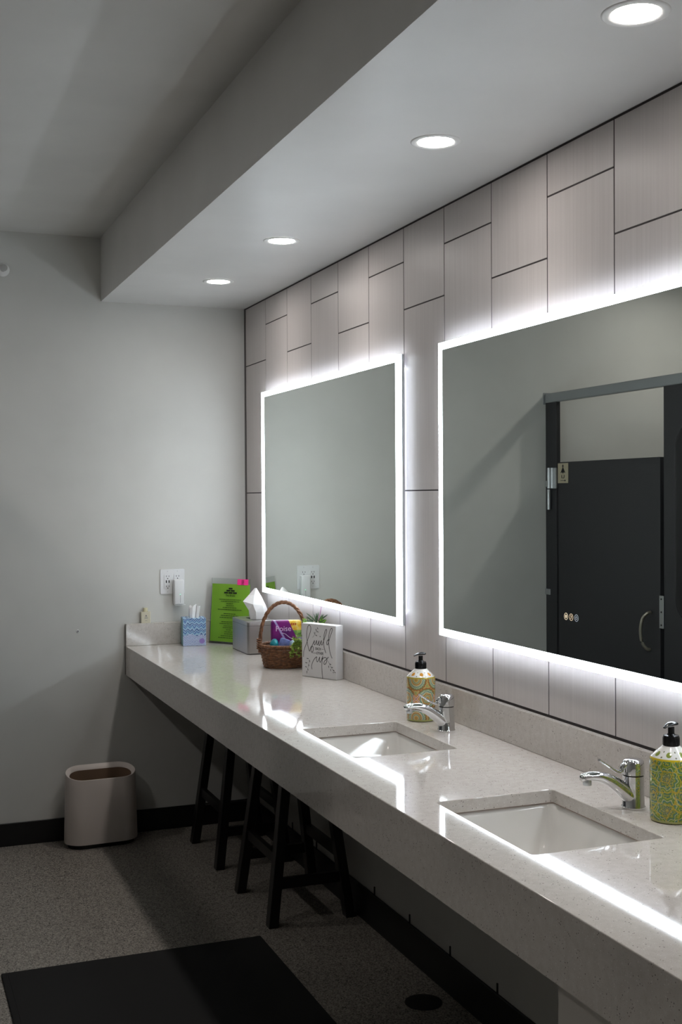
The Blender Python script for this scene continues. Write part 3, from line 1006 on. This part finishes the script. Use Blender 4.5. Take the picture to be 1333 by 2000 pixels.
pk = obj('sticky_note', on_sheet(B(.148, .210, -.0034, -.0028, .277, .304)), mat('hot_pink_paper', (255, 62, 150), .6), nt)
bm = bmesh.new()
for z in (.298, .293, .289, .285):
    box(bm, .172, .184 + rnd.uniform(-.002, .003), -.0038, -.0035, z-.001, z+.001)
box(bm, .170, .186, -.0038, -.0035, .2782, .2806)
obj('note_writing', on_sheet(bm), mat('dark_red_ink', (130, 14, 66), .7), pk)

# brushed steel tissue box cover
sb = thing('tissue_box_cover', 'brushed steel rectangular tissue box cover with tall white tissue, beside the notice', 'tissue box', (-.088, -.41, ZK))
bm = bmesh.new()
prism(bm, rrect(-.066, .066, -.122, .122, .012), .003, .143)
es = [e for e in bm.edges if all(v.co.z > .14 for v in e.verts)]
bmesh.ops.bevel(bm, geom=es, offset=.006, segments=3, profile=.5, affect='EDGES')
m = mat('brushed_steel', (186, 184, 182), .33, 1.0)
t = NT(m)
st = t.noise(t.obj((4, 4, 220)), 1.0, 3)
t.rough(t.math('ADD', t.math('MULTIPLY', st, .2), .25))
t.bump(st, .08, .0006)
obj('cover', bm, m, sb, smooth=True, autos=35)
obj('lid_line', prism(bmesh.new(), rrect(-.0664, .0664, -.1224, .1224, .0124), .1235, .1250), mat('lid_seam', (120, 118, 116), .4, .8), sb)
obj('base', prism(bmesh.new(), rrect(-.0655, .0655, -.1215, .1215, .0115), .0, .0032), 'black_plastic', sb)
bm = bmesh.new()
bm.faces.new([bm.verts.new((x, y, .1434)) for x, y in rrect(-.024, .024, -.065, .065, .023)])
obj('slot', bm, 'dark', sb)
ts = tuft(sb, .012, -.022, .143, 'tall')

# ------------------------------------------------------------------ wicker basket
BK = (-.1235, -.93, ZK)
bk = thing('wicker_basket', 'small brown wicker basket with arched twisted handle holding toiletries', 'basket', BK)
m = mat('brown_wicker', (120, 82, 56), .5)
t = NT(m)
v = t.obj()
t.color(t.ramp(t.noise(v, 90, 3), [(.3, (84, 54, 36)), (.55, (126, 86, 58)), (.8, (158, 114, 80))]))
M['wicker'] = m
def brad(z):
    s = z/.085
    return .075 + .020*s**.8, .066 + .020*s**.8
bm = bmesh.new()
NW = 34
rows_n = 13
for r in range(rows_n):
    z = .004 + r*.0063
    rx, ry = brad(z)
    pts = []
    NP = NW*3
    for k in range(NP):
        a = 2*PI*k/NP
        wv = .0020*math.cos(NW/2*a + (PI if r % 2 else 0))
        pts.append(((rx+wv)*math.cos(a), (ry+wv)*math.sin(a), z+.0006*math.sin(3*a+r)))
    pts.append(pts[0])
    tube(bm, pts, .0033, 6, cap=False)
obj('woven_sides', bm, 'wicker', bk, smooth=True)
bm = bmesh.new()
for k in range(NW):
    a = 2*PI*(k+.5)/NW
    tube(bm, [((brad(z)[0])*math.cos(a), (brad(z)[1])*math.sin(a), z) for z in (.002, .03, .06, .088)], .0016, 5)
obj('stakes', bm, 'wicker', bk)
bm = bmesh.new()
for ph in (0, 2*PI/3, 4*PI/3):
    pts = []
    for k in range(145):
        a = 2*PI*k/144
        q = 24*a+ph
        pts.append(((.0975+.0036*math.cos(q))*math.cos(a), (.087+.0036*math.cos(q))*math.sin(a), .089+.0036*math.sin(q)))
    tube(bm, pts, .0036, 6, cap=False)
obj('rim', bm, 'wicker', bk, smooth=True)
bm = bmesh.new()
prism(bm, [(.073*math.cos(2*PI*k/28), .064*math.sin(2*PI*k/28)) for k in range(28)], 0, .004)
obj('base', bm, 'wicker', bk)
bm = bmesh.new()
HA = math.radians(-8)
hx, hy = math.cos(HA), math.sin(HA)
for ph in (0, 2*PI/3, 4*PI/3):
    pts = []
    for k in range(81):
        s = k/80
        a = PI*(1-s)
        lx = .095*math.cos(a)
        lz = .088 + .172*math.sin(a)**.85 if 0 < s < 1 else .060
        q = 16*s*PI*.7+ph
        rr = .0040
        nx, nz = math.cos(a), math.sin(a)
        px = lx + rr*math.cos(q)*nx
        pz = lz + rr*math.cos(q)*nz
        py = rr*math.sin(q)
        pts.append((px*hx-py*hy, px*hy+py*hx, pz))
    tube(bm, pts, .0043, 7)
obj('handle', bm, 'wicker', bk, smooth=True)
for s in (-1, 1):
    bm = bmesh.new()
    for q in range(5):
        c = Vector((s*.099*hx, s*.099*hy, .078+.009*q))
        tube(bm, [c + Vector((.0085*math.cos(2*PI*k/12), .0075*math.sin(2*PI*k/12), .0015*math.sin(2*PI*k/12))) for k in range(13)], .0032, 6, cap=False)
    obj('handle_binding', bm, 'wicker', bk, smooth=True)
bm = bmesh.new()
prism(bm, [(.084*math.cos(2*PI*k/24), .072*math.sin(2*PI*k/24)) for k in range(24)], .056, .076)
obj('paper_filling', bm, mat('white_paper_fill', (206, 202, 196), .8), bk)

def at_basket(dx, dy, dz):
    return (BK[0]+dx, BK[1]+dy, BK[2]+dz)
# pad package
pkg = thing('pad_package', 'purple and yellow soft package standing in the wicker basket', 'package', at_basket(.016, .014, .0765), math.radians(-14))
m = mat('purple_film', (112, 26, 112), .3, coat=.3)
t = NT(m)
v = t.obj()
sp = t.n('ShaderNodeSeparateXYZ')
t.l(v, sp.inputs[0])
c = t.ramp(t.noise(v, 22, 2), [(.3, (92, 22, 104)), (.7, (136, 30, 124))])
edge_ = t.math('ADD', sp.outputs[0], t.math('MULTIPLY', t.math('SUBTRACT', .13, sp.outputs[2]), .28))
# yellow corner with flower orange and leaf green below
yel = t.math('MULTIPLY', t.math('GREATER_THAN', t.math('SUBTRACT', sp.outputs[0], t.math('MULTIPLY', t.math('SUBTRACT', .113, sp.outputs[2]), .45)), .008), 1.0)
yc_ = t.ramp(t.noise(v, 60, 2), [(.35, (232, 208, 120)), (.55, (228, 186, 40)), (.72, (206, 110, 40))])
gc_ = t.ramp(t.noise(v, 80, 2), [(.3, (70, 120, 60)), (.6, (150, 190, 90)), (.8, (214, 224, 190))])
yc2 = t.mix(t.math('LESS_THAN', sp.outputs[2], .070), yc_, gc_)
c = t.mix(yel, c, yc2)
lav = t.math('LESS_THAN', t.math('ABSOLUTE', t.math('ADD', t.math('ADD', sp.outputs[0], .047), t.math('MULTIPLY', t.math('SUBTRACT', sp.outputs[2], .108), .55))), .0045)
c = t.mix(t.math('MULTIPLY', lav, .8), c, (178, 168, 222))
t.color(c)
bm = B(-.062, .062, -.017, .017, -.0, .110, bev=.009, seg=3)
obj('film', bm, m, pkg, smooth=True, autos=50)
bm = text_bm('Poise', .030)
tr(bm, Matrix.Translation((-.012, -.0174, .076)) @ FRONT @ Matrix.Shear('XZ', 4, (0, 0)) )
obj('lettering', bm, mat('pale_lettering', (226, 196, 226), .4), pkg)
bm = bmesh.new()
tube(bm, smooth_path([(-.024, -.0174, .060), (-.006, -.0174, .056), (.014, -.0174, .040), (.030, -.0174, .034)], 5), .0011, 6)
obj('swash', bm, mat('pale_swash', (214, 190, 220), .4), pkg)
bm = bmesh.new()
for k in range(3):
    box(bm, .018+k*.008, .024+k*.008, -.0176, -.0172, .090, .099)
obj('badge_print', bm, mat('orange_print', (190, 92, 20), .5), pkg)

def blob(name, label, cat, off, rad, col_, rough=.45, rz=0, tilt=0, cyl=False):
    o = thing(name, label, cat, at_basket(*off), rz, 'toiletries in the wicker basket')
    bm = bmesh.new()
    if cyl:
        lathe(bm, [(rad[0]*.7, -rad[2]), (rad[0]*.95, -rad[2]*.9), (rad[0], -rad[2]*.6), (rad[0], rad[2]*.6), (rad[0]*.95, rad[2]*.9), (rad[0]*.7, rad[2]), (rad[0]*.2, rad[2]*.97)], 24)
    else:
        prof = [(math.sin(PI*k/14)*(1 - .12*math.cos(PI*k/14)*-1), -math.cos(PI*k/14)) for k in range(1, 14)]
        lathe(bm, [(r*rad[0], z*rad[2]) for r, z in prof], 24)
    tr(bm, Matrix.Rotation(tilt, 4, 'Y'))
    mm = mat(name+'_material', col_, rough)
    t = NT(mm)
    t.color(t.ramp(t.noise(t.obj(), 60, 2), [(.3, tuple(int(x*.86) for x in col_)), (.7, col_)]))
    obj('wrapper', bm, mm, o, smooth=True, autos=50)
    bm = bmesh.new()
    rr = rad[0]*1.004
    tube(bm, [(rr*math.cos(2*PI*k/24), rr*math.sin(2*PI*k/24), 0) for k in range(25)], .0006, 5, cap=False)
    tr(bm, Matrix.Rotation(tilt, 4, 'Y'))
    obj('seam', bm, mm, o)
    return o
blob('plastic_egg', 'turquoise egg-shaped item at the left in the wicker basket', 'egg', (-.052, -.040, .0985), (.0175, .0175, .0215), (22, 142, 158), .3, tilt=.15)
blob('wrapped_roll', 'periwinkle blue wrapped roll in the middle of the wicker basket', 'wrapped roll', (-.010, -.042, .0975), (.0215, .0215, .0205), (118, 134, 196), .5, tilt=.35, cyl=True)
blob('wrapped_ball', 'pale blue wrapped ball at the front of the wicker basket', 'wrapped ball', (.022, -.058, .0945), (.018, .018, .0185), (160, 186, 206), .4)
blob('wrapped_bead', 'dusty purple wrapped ball at the right in the wicker basket', 'wrapped ball', (.060, -.028, .1020), (.0165, .0165, .0185), (108, 98, 138), .45)

def leaf(bm, base, d, up, ln, wd, bend=.25):
    base, d, up = Vector(base), Vector(d).normalized(), Vector(up).normalized()
    s = d.cross(up)
    if s.length < 1e-4:
        s = d.cross(Vector((1, 0, 0)))
    s.normalize()
    nrm = s.cross(d)
    P0 = base
    P1 = base + d*ln*.35 + s*wd/2 + nrm*ln*bend*.3
    P2 = base + d*ln*.35 - s*wd/2 + nrm*ln*bend*.3
    P3 = base + d*ln*.75 + s*wd*.35 + nrm*ln*bend*.2
    P4 = base + d*ln*.75 - s*wd*.35 + nrm*ln*bend*.2
    P5 = base + d*ln
    Pm = base + d*ln*.5 + nrm*ln*bend*.12
    v = [bm.verts.new(p) for p in (P0, P1, P2, P3, P4, P5, Pm)]
    for f in ((0, 1, 6), (0, 6, 2), (1, 3, 6), (2, 6, 4), (3, 5, 6), (4, 6, 5)):
        bm.faces.new([v[i] for i in f])

def leafmat(name, a, b_, c_):
    m = mat(name, b_, .5)
    t = NT(m)
    t.color(t.ramp(t.noise(t.obj(), 130, 2), [(.3, a), (.52, b_), (.75, c_)]))
    return m
# trailing greenery over the basket rim
gr = thing('artificial_greenery', 'bunch of small light green leaves spilling over the basket rim', 'greenery', at_basket(.034, -.094, .094))
bm = bmesh.new()
stems = bmesh.new()
for k in range(15):
    a = rnd.uniform(-1, 1)
    tip = Vector((a*.046 - .004, -.012 - rnd.random()*.018, rnd.uniform(-.056, .034)))
    mid = Vector((a*.020, -.010, .018))
    path = smooth_path([(0, .012, -.006), mid, tip], 6)
    tube(stems, path, .0008, 5)
    for p in path[3:]:
        for q in range(3):
            leaf(bm, p, (rnd.uniform(-1, 1), rnd.uniform(-1, .2), rnd.uniform(-.8, .7)), (rnd.uniform(-.4, .4), -.6, 1), rnd.uniform(.008, .014), rnd.uniform(.004, .0065))
for k in range(10):
    leaf(bm, (-.036, -.012, -.022), (rnd.uniform(-1, .4), rnd.uniform(-.8, .1), rnd.uniform(-.6, .8)), (0, -.5, 1), .014, .006)
tube(stems, [(-.036, -.012, -.022), (-.018, -.012, -.004), (0, .010, -.004)], .0008, 5)
tag(obj('leaves', bm, leafmat('light_leaf', (70, 104, 30), (122, 152, 44), (168, 184, 84)), gr), kind='stuff')
obj('stems', stems, mat('green_stem', (96, 112, 48), .6), gr)

# upright sprig behind the sign
sg = thing('artificial_sprig', 'spiky green and purple sprig standing behind the white word block', 'greenery', (-.052, -1.115, ZK))
bm = bmesh.new()
tube(bm, smooth_path([(0, 0, 0), (.002, 0, .09), (.004, -.002, .185)], 6), .0022, 7)
tube(bm, smooth_path([(.002, 0, .08), (-.018, 0, .15), (-.036, 0, .215)], 6), .0016, 6)
tube(bm, smooth_path([(.002, 0, .08), (.018, -.006, .14), (.026, -.008, .19)], 6), .0016, 6)
obj('stems', bm, mat('olive_stem', (110, 104, 60), .6), sg)
rose = leafmat('rosemary_leaf', (44, 66, 50), (74, 96, 70), (110, 126, 84))
bm0 = bmesh.new()
leaf(bm0, (0, 0, 0), (0, 0, 1), (0, -1, .1), .055, .0062, .15)
lf = None
for k in range(18):
    ang = math.radians(-78 + 156*(k+.5)/18 + rnd.uniform(-6, 6))
    if lf is None:
        lf = obj('long_leaf', bm0, rose, sg)
        o = lf
    else:
        o = lf.copy()
        COL.objects.link(o)
    o.location = (.002, -.002-rnd.random()*.004, .188 + rnd.uniform(-.012, .008))
    o.rotation_euler = (rnd.uniform(-.1, .35), ang, rnd.uniform(-.3, .3))
    s_ = rnd.uniform(.65, 1.15)
    o.scale = (s_, s_, s_)
bm = bmesh.new()
for k in range(26):
    leaf(bm, (.024+rnd.uniform(-.008, .008), -.008, .185+rnd.uniform(-.03, .02)), (rnd.uniform(-.7, .9), rnd.uniform(-.6, .2), rnd.uniform(.1, 1)), (0, -1, .4), .017, .007)
for k in range(12):
    leaf(bm, (-.042+rnd.uniform(-.008, .008), -.004, .200+rnd.uniform(-.012, .012)), (rnd.uniform(-1, .2), rnd.uniform(-.6, .2), rnd.uniform(-.3, .7)), (0, -1, .4), .018, .006)
tag(obj('leaves', bm, leafmat('bright_leaf', (84, 130, 40), (120, 168, 56), (160, 196, 96)), sg), kind='stuff')
bm = bmesh.new()
for k in range(16):
    c = Vector((rnd.uniform(-.014, .020), -.006, .178+rnd.uniform(0, .024)))
    bmesh.ops.create_icosphere(bm, subdivisions=1, radius=rnd.uniform(.0025, .0042), matrix=Matrix.Translation(c))
tag(obj('buds', bm, leafmat('cream_bud', (150, 120, 100), (206, 190, 160), (230, 220, 200)), sg), kind='stuff')
bm = bmesh.new()
tube(bm, smooth_path([(.010, -.004, .20), (.019, -.004, .235), (.024, -.004, .258), (.030, -.003, .254)], 5), .0018, 6, flat=.5)
obj('purple_stem', bm, mat('magenta_stem', (150, 40, 130), .4), sg)

# ------------------------------------------------------------------ white word block
SA = math.radians(63.4)
wb = thing('word_block', 'white wooden block with black hand lettering and leaf sprigs, right of the basket', 'sign', (-.136, -1.189, ZK), -SA)
BW, BH, BT = .177, .203, .040
obj('block', B(0, BW, 0, BT, 0, BH, bev=.0022, seg=2), mat('white_painted_wood', (210, 209, 209), .45), wb)
inkb = mat('black_lettering', (20, 20, 22), .6)
def fuv(px, py):
    """pixel of the close-up of the block face -> face coordinates in metres"""
    u = (px-278)/(985-278)
    top, bot = 716 + 72*u, 1728 + 110*u
    v = 1-(py-top)/(bot-top)
    return Vector((u*BW, -.0004, v*BH))
def stroke(pts, r=.00115, n=5):
    bm = bmesh.new()
    tube(bm, smooth_path([fuv(*p) for p in pts], n), r, 6, flat=1.0, up=Vector((0, 1, 0)))
    bmesh.ops.scale(bm, vec=(1, .35, 1), verts=list(bm.verts))
    return bm
def joinbm(bms):
    out = bmesh.new()
    for b in bms:
        me = bpy.data.meshes.new('x')
        b.to_mesh(me)
        b.free()
        out.from_mesh(me)
        bpy.data.meshes.remove(me)
    return out
build = [
    [(312, 1370), (318, 1270), (340, 1195), (375, 1120), (405, 1040), (440, 950), (465, 870), (470, 815), (452, 770), (425, 765), (402, 805), (388, 880), (382, 970), (392, 1070), (408, 1160), (428, 1235), (442, 1262), (456, 1225), (472, 1185), (496, 1168), (518, 1190), (520, 1240), (500, 1280), (478, 1270), (474, 1225), (490, 1170), (520, 1110), (545, 1062)],
    [(548, 1060), (536, 1110), (548, 1145), (570, 1115), (592, 1058), (588, 1115), (604, 1145), (626, 1105), (642, 1065), (634, 1125), (648, 1160), (672, 1105), (690, 1062), (684, 1125), (702, 1148), (728, 1090), (760, 1000), (790, 920), (800, 870), (786, 850), (764, 890), (744, 970), (735, 1060), (737, 1140), (752, 1225), (778, 1305)],
    [(845, 1050), (815, 1062), (798, 1105), (804, 1148), (826, 1130), (846, 1060), (872, 980), (902, 905), (914, 855), (900, 830), (874, 860), (850, 930), (838, 1010), (836, 1080), (843, 1170), (856, 1260), (880, 1350), (906, 1412)],
]
obj('lettering_build', joinbm([stroke(s) for s in build]), inkb, wb, smooth=True)
upw = [
    [(492, 1610), (482, 1560), (494, 1500), (526, 1435), (566, 1388), (592, 1378), (584, 1425), (600, 1472), (626, 1440), (652, 1378), (646, 1436), (662, 1482), (686, 1440), (706, 1385)],
    [(714, 1362), (702, 1450), (694, 1550), (698, 1650), (712, 1808)],
    [(698, 1450), (728, 1402), (768, 1394), (800, 1424), (792, 1480), (762, 1522), (736, 1510), (750, 1462), (792, 1428), (832, 1384)],
]
obj('lettering_up', joinbm([stroke(s) for s in upw]), inkb, wb, smooth=True)
def face_text(s, px, py, size):
    c = fuv(px, py)
    bm = text_bm(s, size, extrude=.0002)
    return tr(bm, Matrix.Translation((c.x, -.0004, c.z)) @ FRONT @ Matrix.Diagonal((.9, 1.15, 1, 1)))
obj('lettering_each', joinbm([face_text('EACH', 622, 1225, .0125), stroke([(695, 1231), (736, 1236)], .0006)]), inkb, wb)
obj('lettering_other', joinbm([face_text('OTHER', 657, 1312, .0125), stroke([(485, 1294), (585, 1306)], .0006)]), inkb, wb)
def sprig(stem, leaves):
    bms = [stroke(stem, .0005)]
    for (x, y, dx, dy) in leaves:
        bms.append(stroke([(x-dx, y-dy), (x-dx*.4, y-dy*.4), (x+dx*.4, y+dy*.4), (x+dx, y+dy)], .0012, 2))
    return joinbm(bms)
obj('leaf_sprig', sprig([(505, 1003), (555, 940), (600, 850)], [(578, 855, 3, 18), (612, 828, 8, 16), (610, 893, 16, 9), (545, 918, 3, 20), (582, 963, 16, 8)]), inkb, wb)
obj('leaf_sprig', sprig([(378, 1690), (405, 1580), (425, 1500), (428, 1425)], [(400, 1402, 18, 4), (443, 1452, 4, 22), (372, 1482, 20, 5), (422, 1530, 5, 18), (366, 1560, 14, 10), (406, 1612, 5, 18), (382, 1662, 3, 20)]), inkb, wb)
obj('leaf_sprig', sprig([(828, 1462), (870, 1560), (915, 1632), (970, 1690)], [(870, 1525, 15, 8), (836, 1572, 4, 20), (906, 1588, 16, 6), (876, 1636, 4, 20), (936, 1645, 14, 8), (928, 1685, 4, 14), (962, 1685, 12, 8)]), inkb, wb)
bm = bmesh.new()
c = fuv(663, 987)
lathe(bm, [(.0019, 0), (.0019, .0005)], 12)
obj('i_dot', tr(bm, Matrix.Translation((c.x, .0001, c.z)) @ FRONT), inkb, wb)

# ------------------------------------------------------------------ floor things
# waste bin
wbn = thing('waste_bin', 'beige oval plastic waste bin standing by the back wall', 'waste bin', (-.722, -.112, 0), math.radians(2.5))
def stadium(hl, r, n=14):
    out = []
    for k in range(n+1):
        a = -PI/2 + PI*k/n
        out.append((hl-r+r*math.cos(a), r*math.sin(a)))
    for k in range(n+1):
        a = PI/2 + PI*k/n
        out.append((-hl+r+r*math.cos(a), r*math.sin(a)))
    return out
def loft(bm, loops):
    V = [[bm.verts.new((x, y, z + (.27*y if z > .29 else 0))) for x, y in lp] for lp, z in loops]
    for a, b in zip(V, V[1:]):
        for i in range(len(a)):
            j = (i+1) % len(a)
            bm.faces.new((a[i], a[j], b[j], b[i]))
    return V
bm = bmesh.new()
V = loft(bm, [(stadium(.150, .070), .020), (stadium(.1635, .078), .020), (stadium(.1645, .079), .024), (stadium(.157, .074), .322), (stadium(.156, .073), .3255),
              (stadium(.153, .070), .3255), (stadium(.139, .055), .311), (stadium(.139, .055), .301)])
obj('shell', bm, 'bin', wbn, smooth=True, autos=40)
bm = bmesh.new()
V = loft(bm, [(stadium(.1385, .0545), .3095), (stadium(.137, .053), .06), (stadium(.12, .04), .055)])
bm.faces.new(V[-1])
obj('inner_bucket', bm, 'bin_in', wbn, smooth=True, autos=40)
bm = bmesh.new()
V = loft(bm, [(stadium(.148, .066), 0), (stadium(.149, .067), .0205)])
bm.faces.new(V[0]); bm.faces.new(V[-1])
obj('base', bm, 'black_plastic', wbn)

# stools
def make_stool(loc, label):
    s = thing('bar_stool', label, 'stool', loc, group='black wooden stools under the counter')
    hx, hy, H_ = .150, .204, .585
    ix, iy = .075, .045
    def legpos(sx, sy, z):
        k = z/H_
        return Vector((sx*(hx-ix*k), sy*(hy-iy*k), z))
    hw, hd = .0215, .0185
    for sx in (-1, 1):
        for sy in (-1, 1):
            bm = bmesh.new()
            rings = []
            for z in (0, H_):
                c = legpos(sx, sy, z)
                w_ = 1.0 if z == 0 else .95
                rings.append([bm.verts.new((c.x+a*hd*w_, c.y+b*hw*w_, z)) for a, b in ((-1, -1), (1, -1), (1, 1), (-1, 1))])
            bm.faces.new(list(reversed(rings[0]))); bm.faces.new(rings[1])
            for i in range(4):
                j = (i+1) % 4
                bm.faces.new((rings[0][i], rings[0][j], rings[1][j], rings[1][i]))
            bmesh.ops.bevel(bm, geom=list(bm.edges), offset=.002, segments=1, affect='EDGES')
            obj('leg', bm, 'black_wood', s)
    def rail(a, b, hz, hh, nm='stretcher'):
        d = (b-a).normalized()
        sd = Vector((-d.y, d.x, 0))
        bm = bmesh.new()
        ra = [bm.verts.new(a+sd*q*hz+Vector((0, 0, w_*hh))) for q, w_ in ((-1, -1), (1, -1), (1, 1), (-1, 1))]
        rb = [bm.verts.new(b+sd*q*hz+Vector((0, 0, w_*hh))) for q, w_ in ((-1, -1), (1, -1), (1, 1), (-1, 1))]
        bm.faces.new(list(reversed(ra))); bm.faces.new(rb)
        for i in range(4):
            j = (i+1) % 4
            bm.faces.new((ra[i], ra[j], rb[j], rb[i]))
        obj(nm, bm, 'black_wood', s)
    for sx in (-1, 1):
        a, b = legpos(sx, -1, .235), legpos(sx, 1, .235)
        rail(a+Vector((0, hw*.9, 0)), b-Vector((0, hw*.9, 0)), .010, .019)
    for sy in (-1, 1):
        a, b = legpos(-1, sy, .150), legpos(1, sy, .150)
        rail(a+Vector((hd*.9, 0, 0)), b-Vector((hd*.9, 0, 0)), .010, .019)
    for sx in (-1, 1):
        a, b = legpos(sx, -1, .555), legpos(sx, 1, .555)
        rail(a+Vector((0, hw*.9, 0)), b-Vector((0, hw*.9, 0)), .010, .024, 'seat_rail')
    bm = bmesh.new()
    nx, ny = 8, 14
    SXh, SYh = .115, .215
    V = {}
    for k in (0, 1):
        for i in range(nx+1):
            for j in range(ny+1):
                x = -SXh + 2*SXh*i/nx
                y = -SYh + 2*SYh*j/ny
                dz = .018*(y/SYh)**2
                V[i, j, k] = bm.verts.new((x, y, H_ + dz + (.028 if k else .0)))
    for i in range(nx):
        for j in range(ny):
            bm.faces.new((V[i, j, 1], V[i+1, j, 1], V[i+1, j+1, 1], V[i, j+1, 1]))
            bm.faces.new((V[i, j, 0], V[i, j+1, 0], V[i+1, j+1, 0], V[i+1, j, 0]))
    for i in range(nx):
        for j in (0, ny):
            bm.faces.new((V[i, j, 0], V[i+1, j, 0], V[i+1, j, 1], V[i, j, 1]))
    for j in range(ny):
        for i in (0, nx):
            bm.faces.new((V[i, j, 0], V[i, j+1, 0], V[i, j+1, 1], V[i, j, 1]))
    obj('saddle_seat', bm, 'black_wood', s, smooth=True, autos=40)
    return s
make_stool((-.178, -.470, 0), 'black wooden saddle stool under the counter, closer to the back wall')
make_stool((-.178, -1.188, 0), 'black wooden saddle stool under the counter, nearer the black mat')

mt = thing('floor_mat', 'large black rubber floor mat in front of the counter', 'mat', (-.84, -2.2, 0))
obj('mat_sheet', B(-1.283, -.398, -2.95, -1.475, .0005, .0075, bev=.002, seg=1), 'mat', mt, world=True)
obj('mat_field', B(-1.263, -.418, -2.93, -1.495, .0076, .0088, bev=.0005, seg=1), 'mat', mt, world=True)

fd = thing('floor_cleanout', 'round dark cover set in the floor under the counter', 'floor cover', (-.094, -2.177, 0))
bm = bmesh.new()
lathe(bm, [(.058, .0005), (.058, .002), (.054, .0028)], 36)
obj('cover', bm, mat('dark_metal_cover', (26, 25, 25), .6), fd, smooth=True, autos=40)
bm = bmesh.new()
lathe(bm, [(.006, .0028), (.006, .0032)], 12)
obj('center_screw', bm, 'dark', fd)
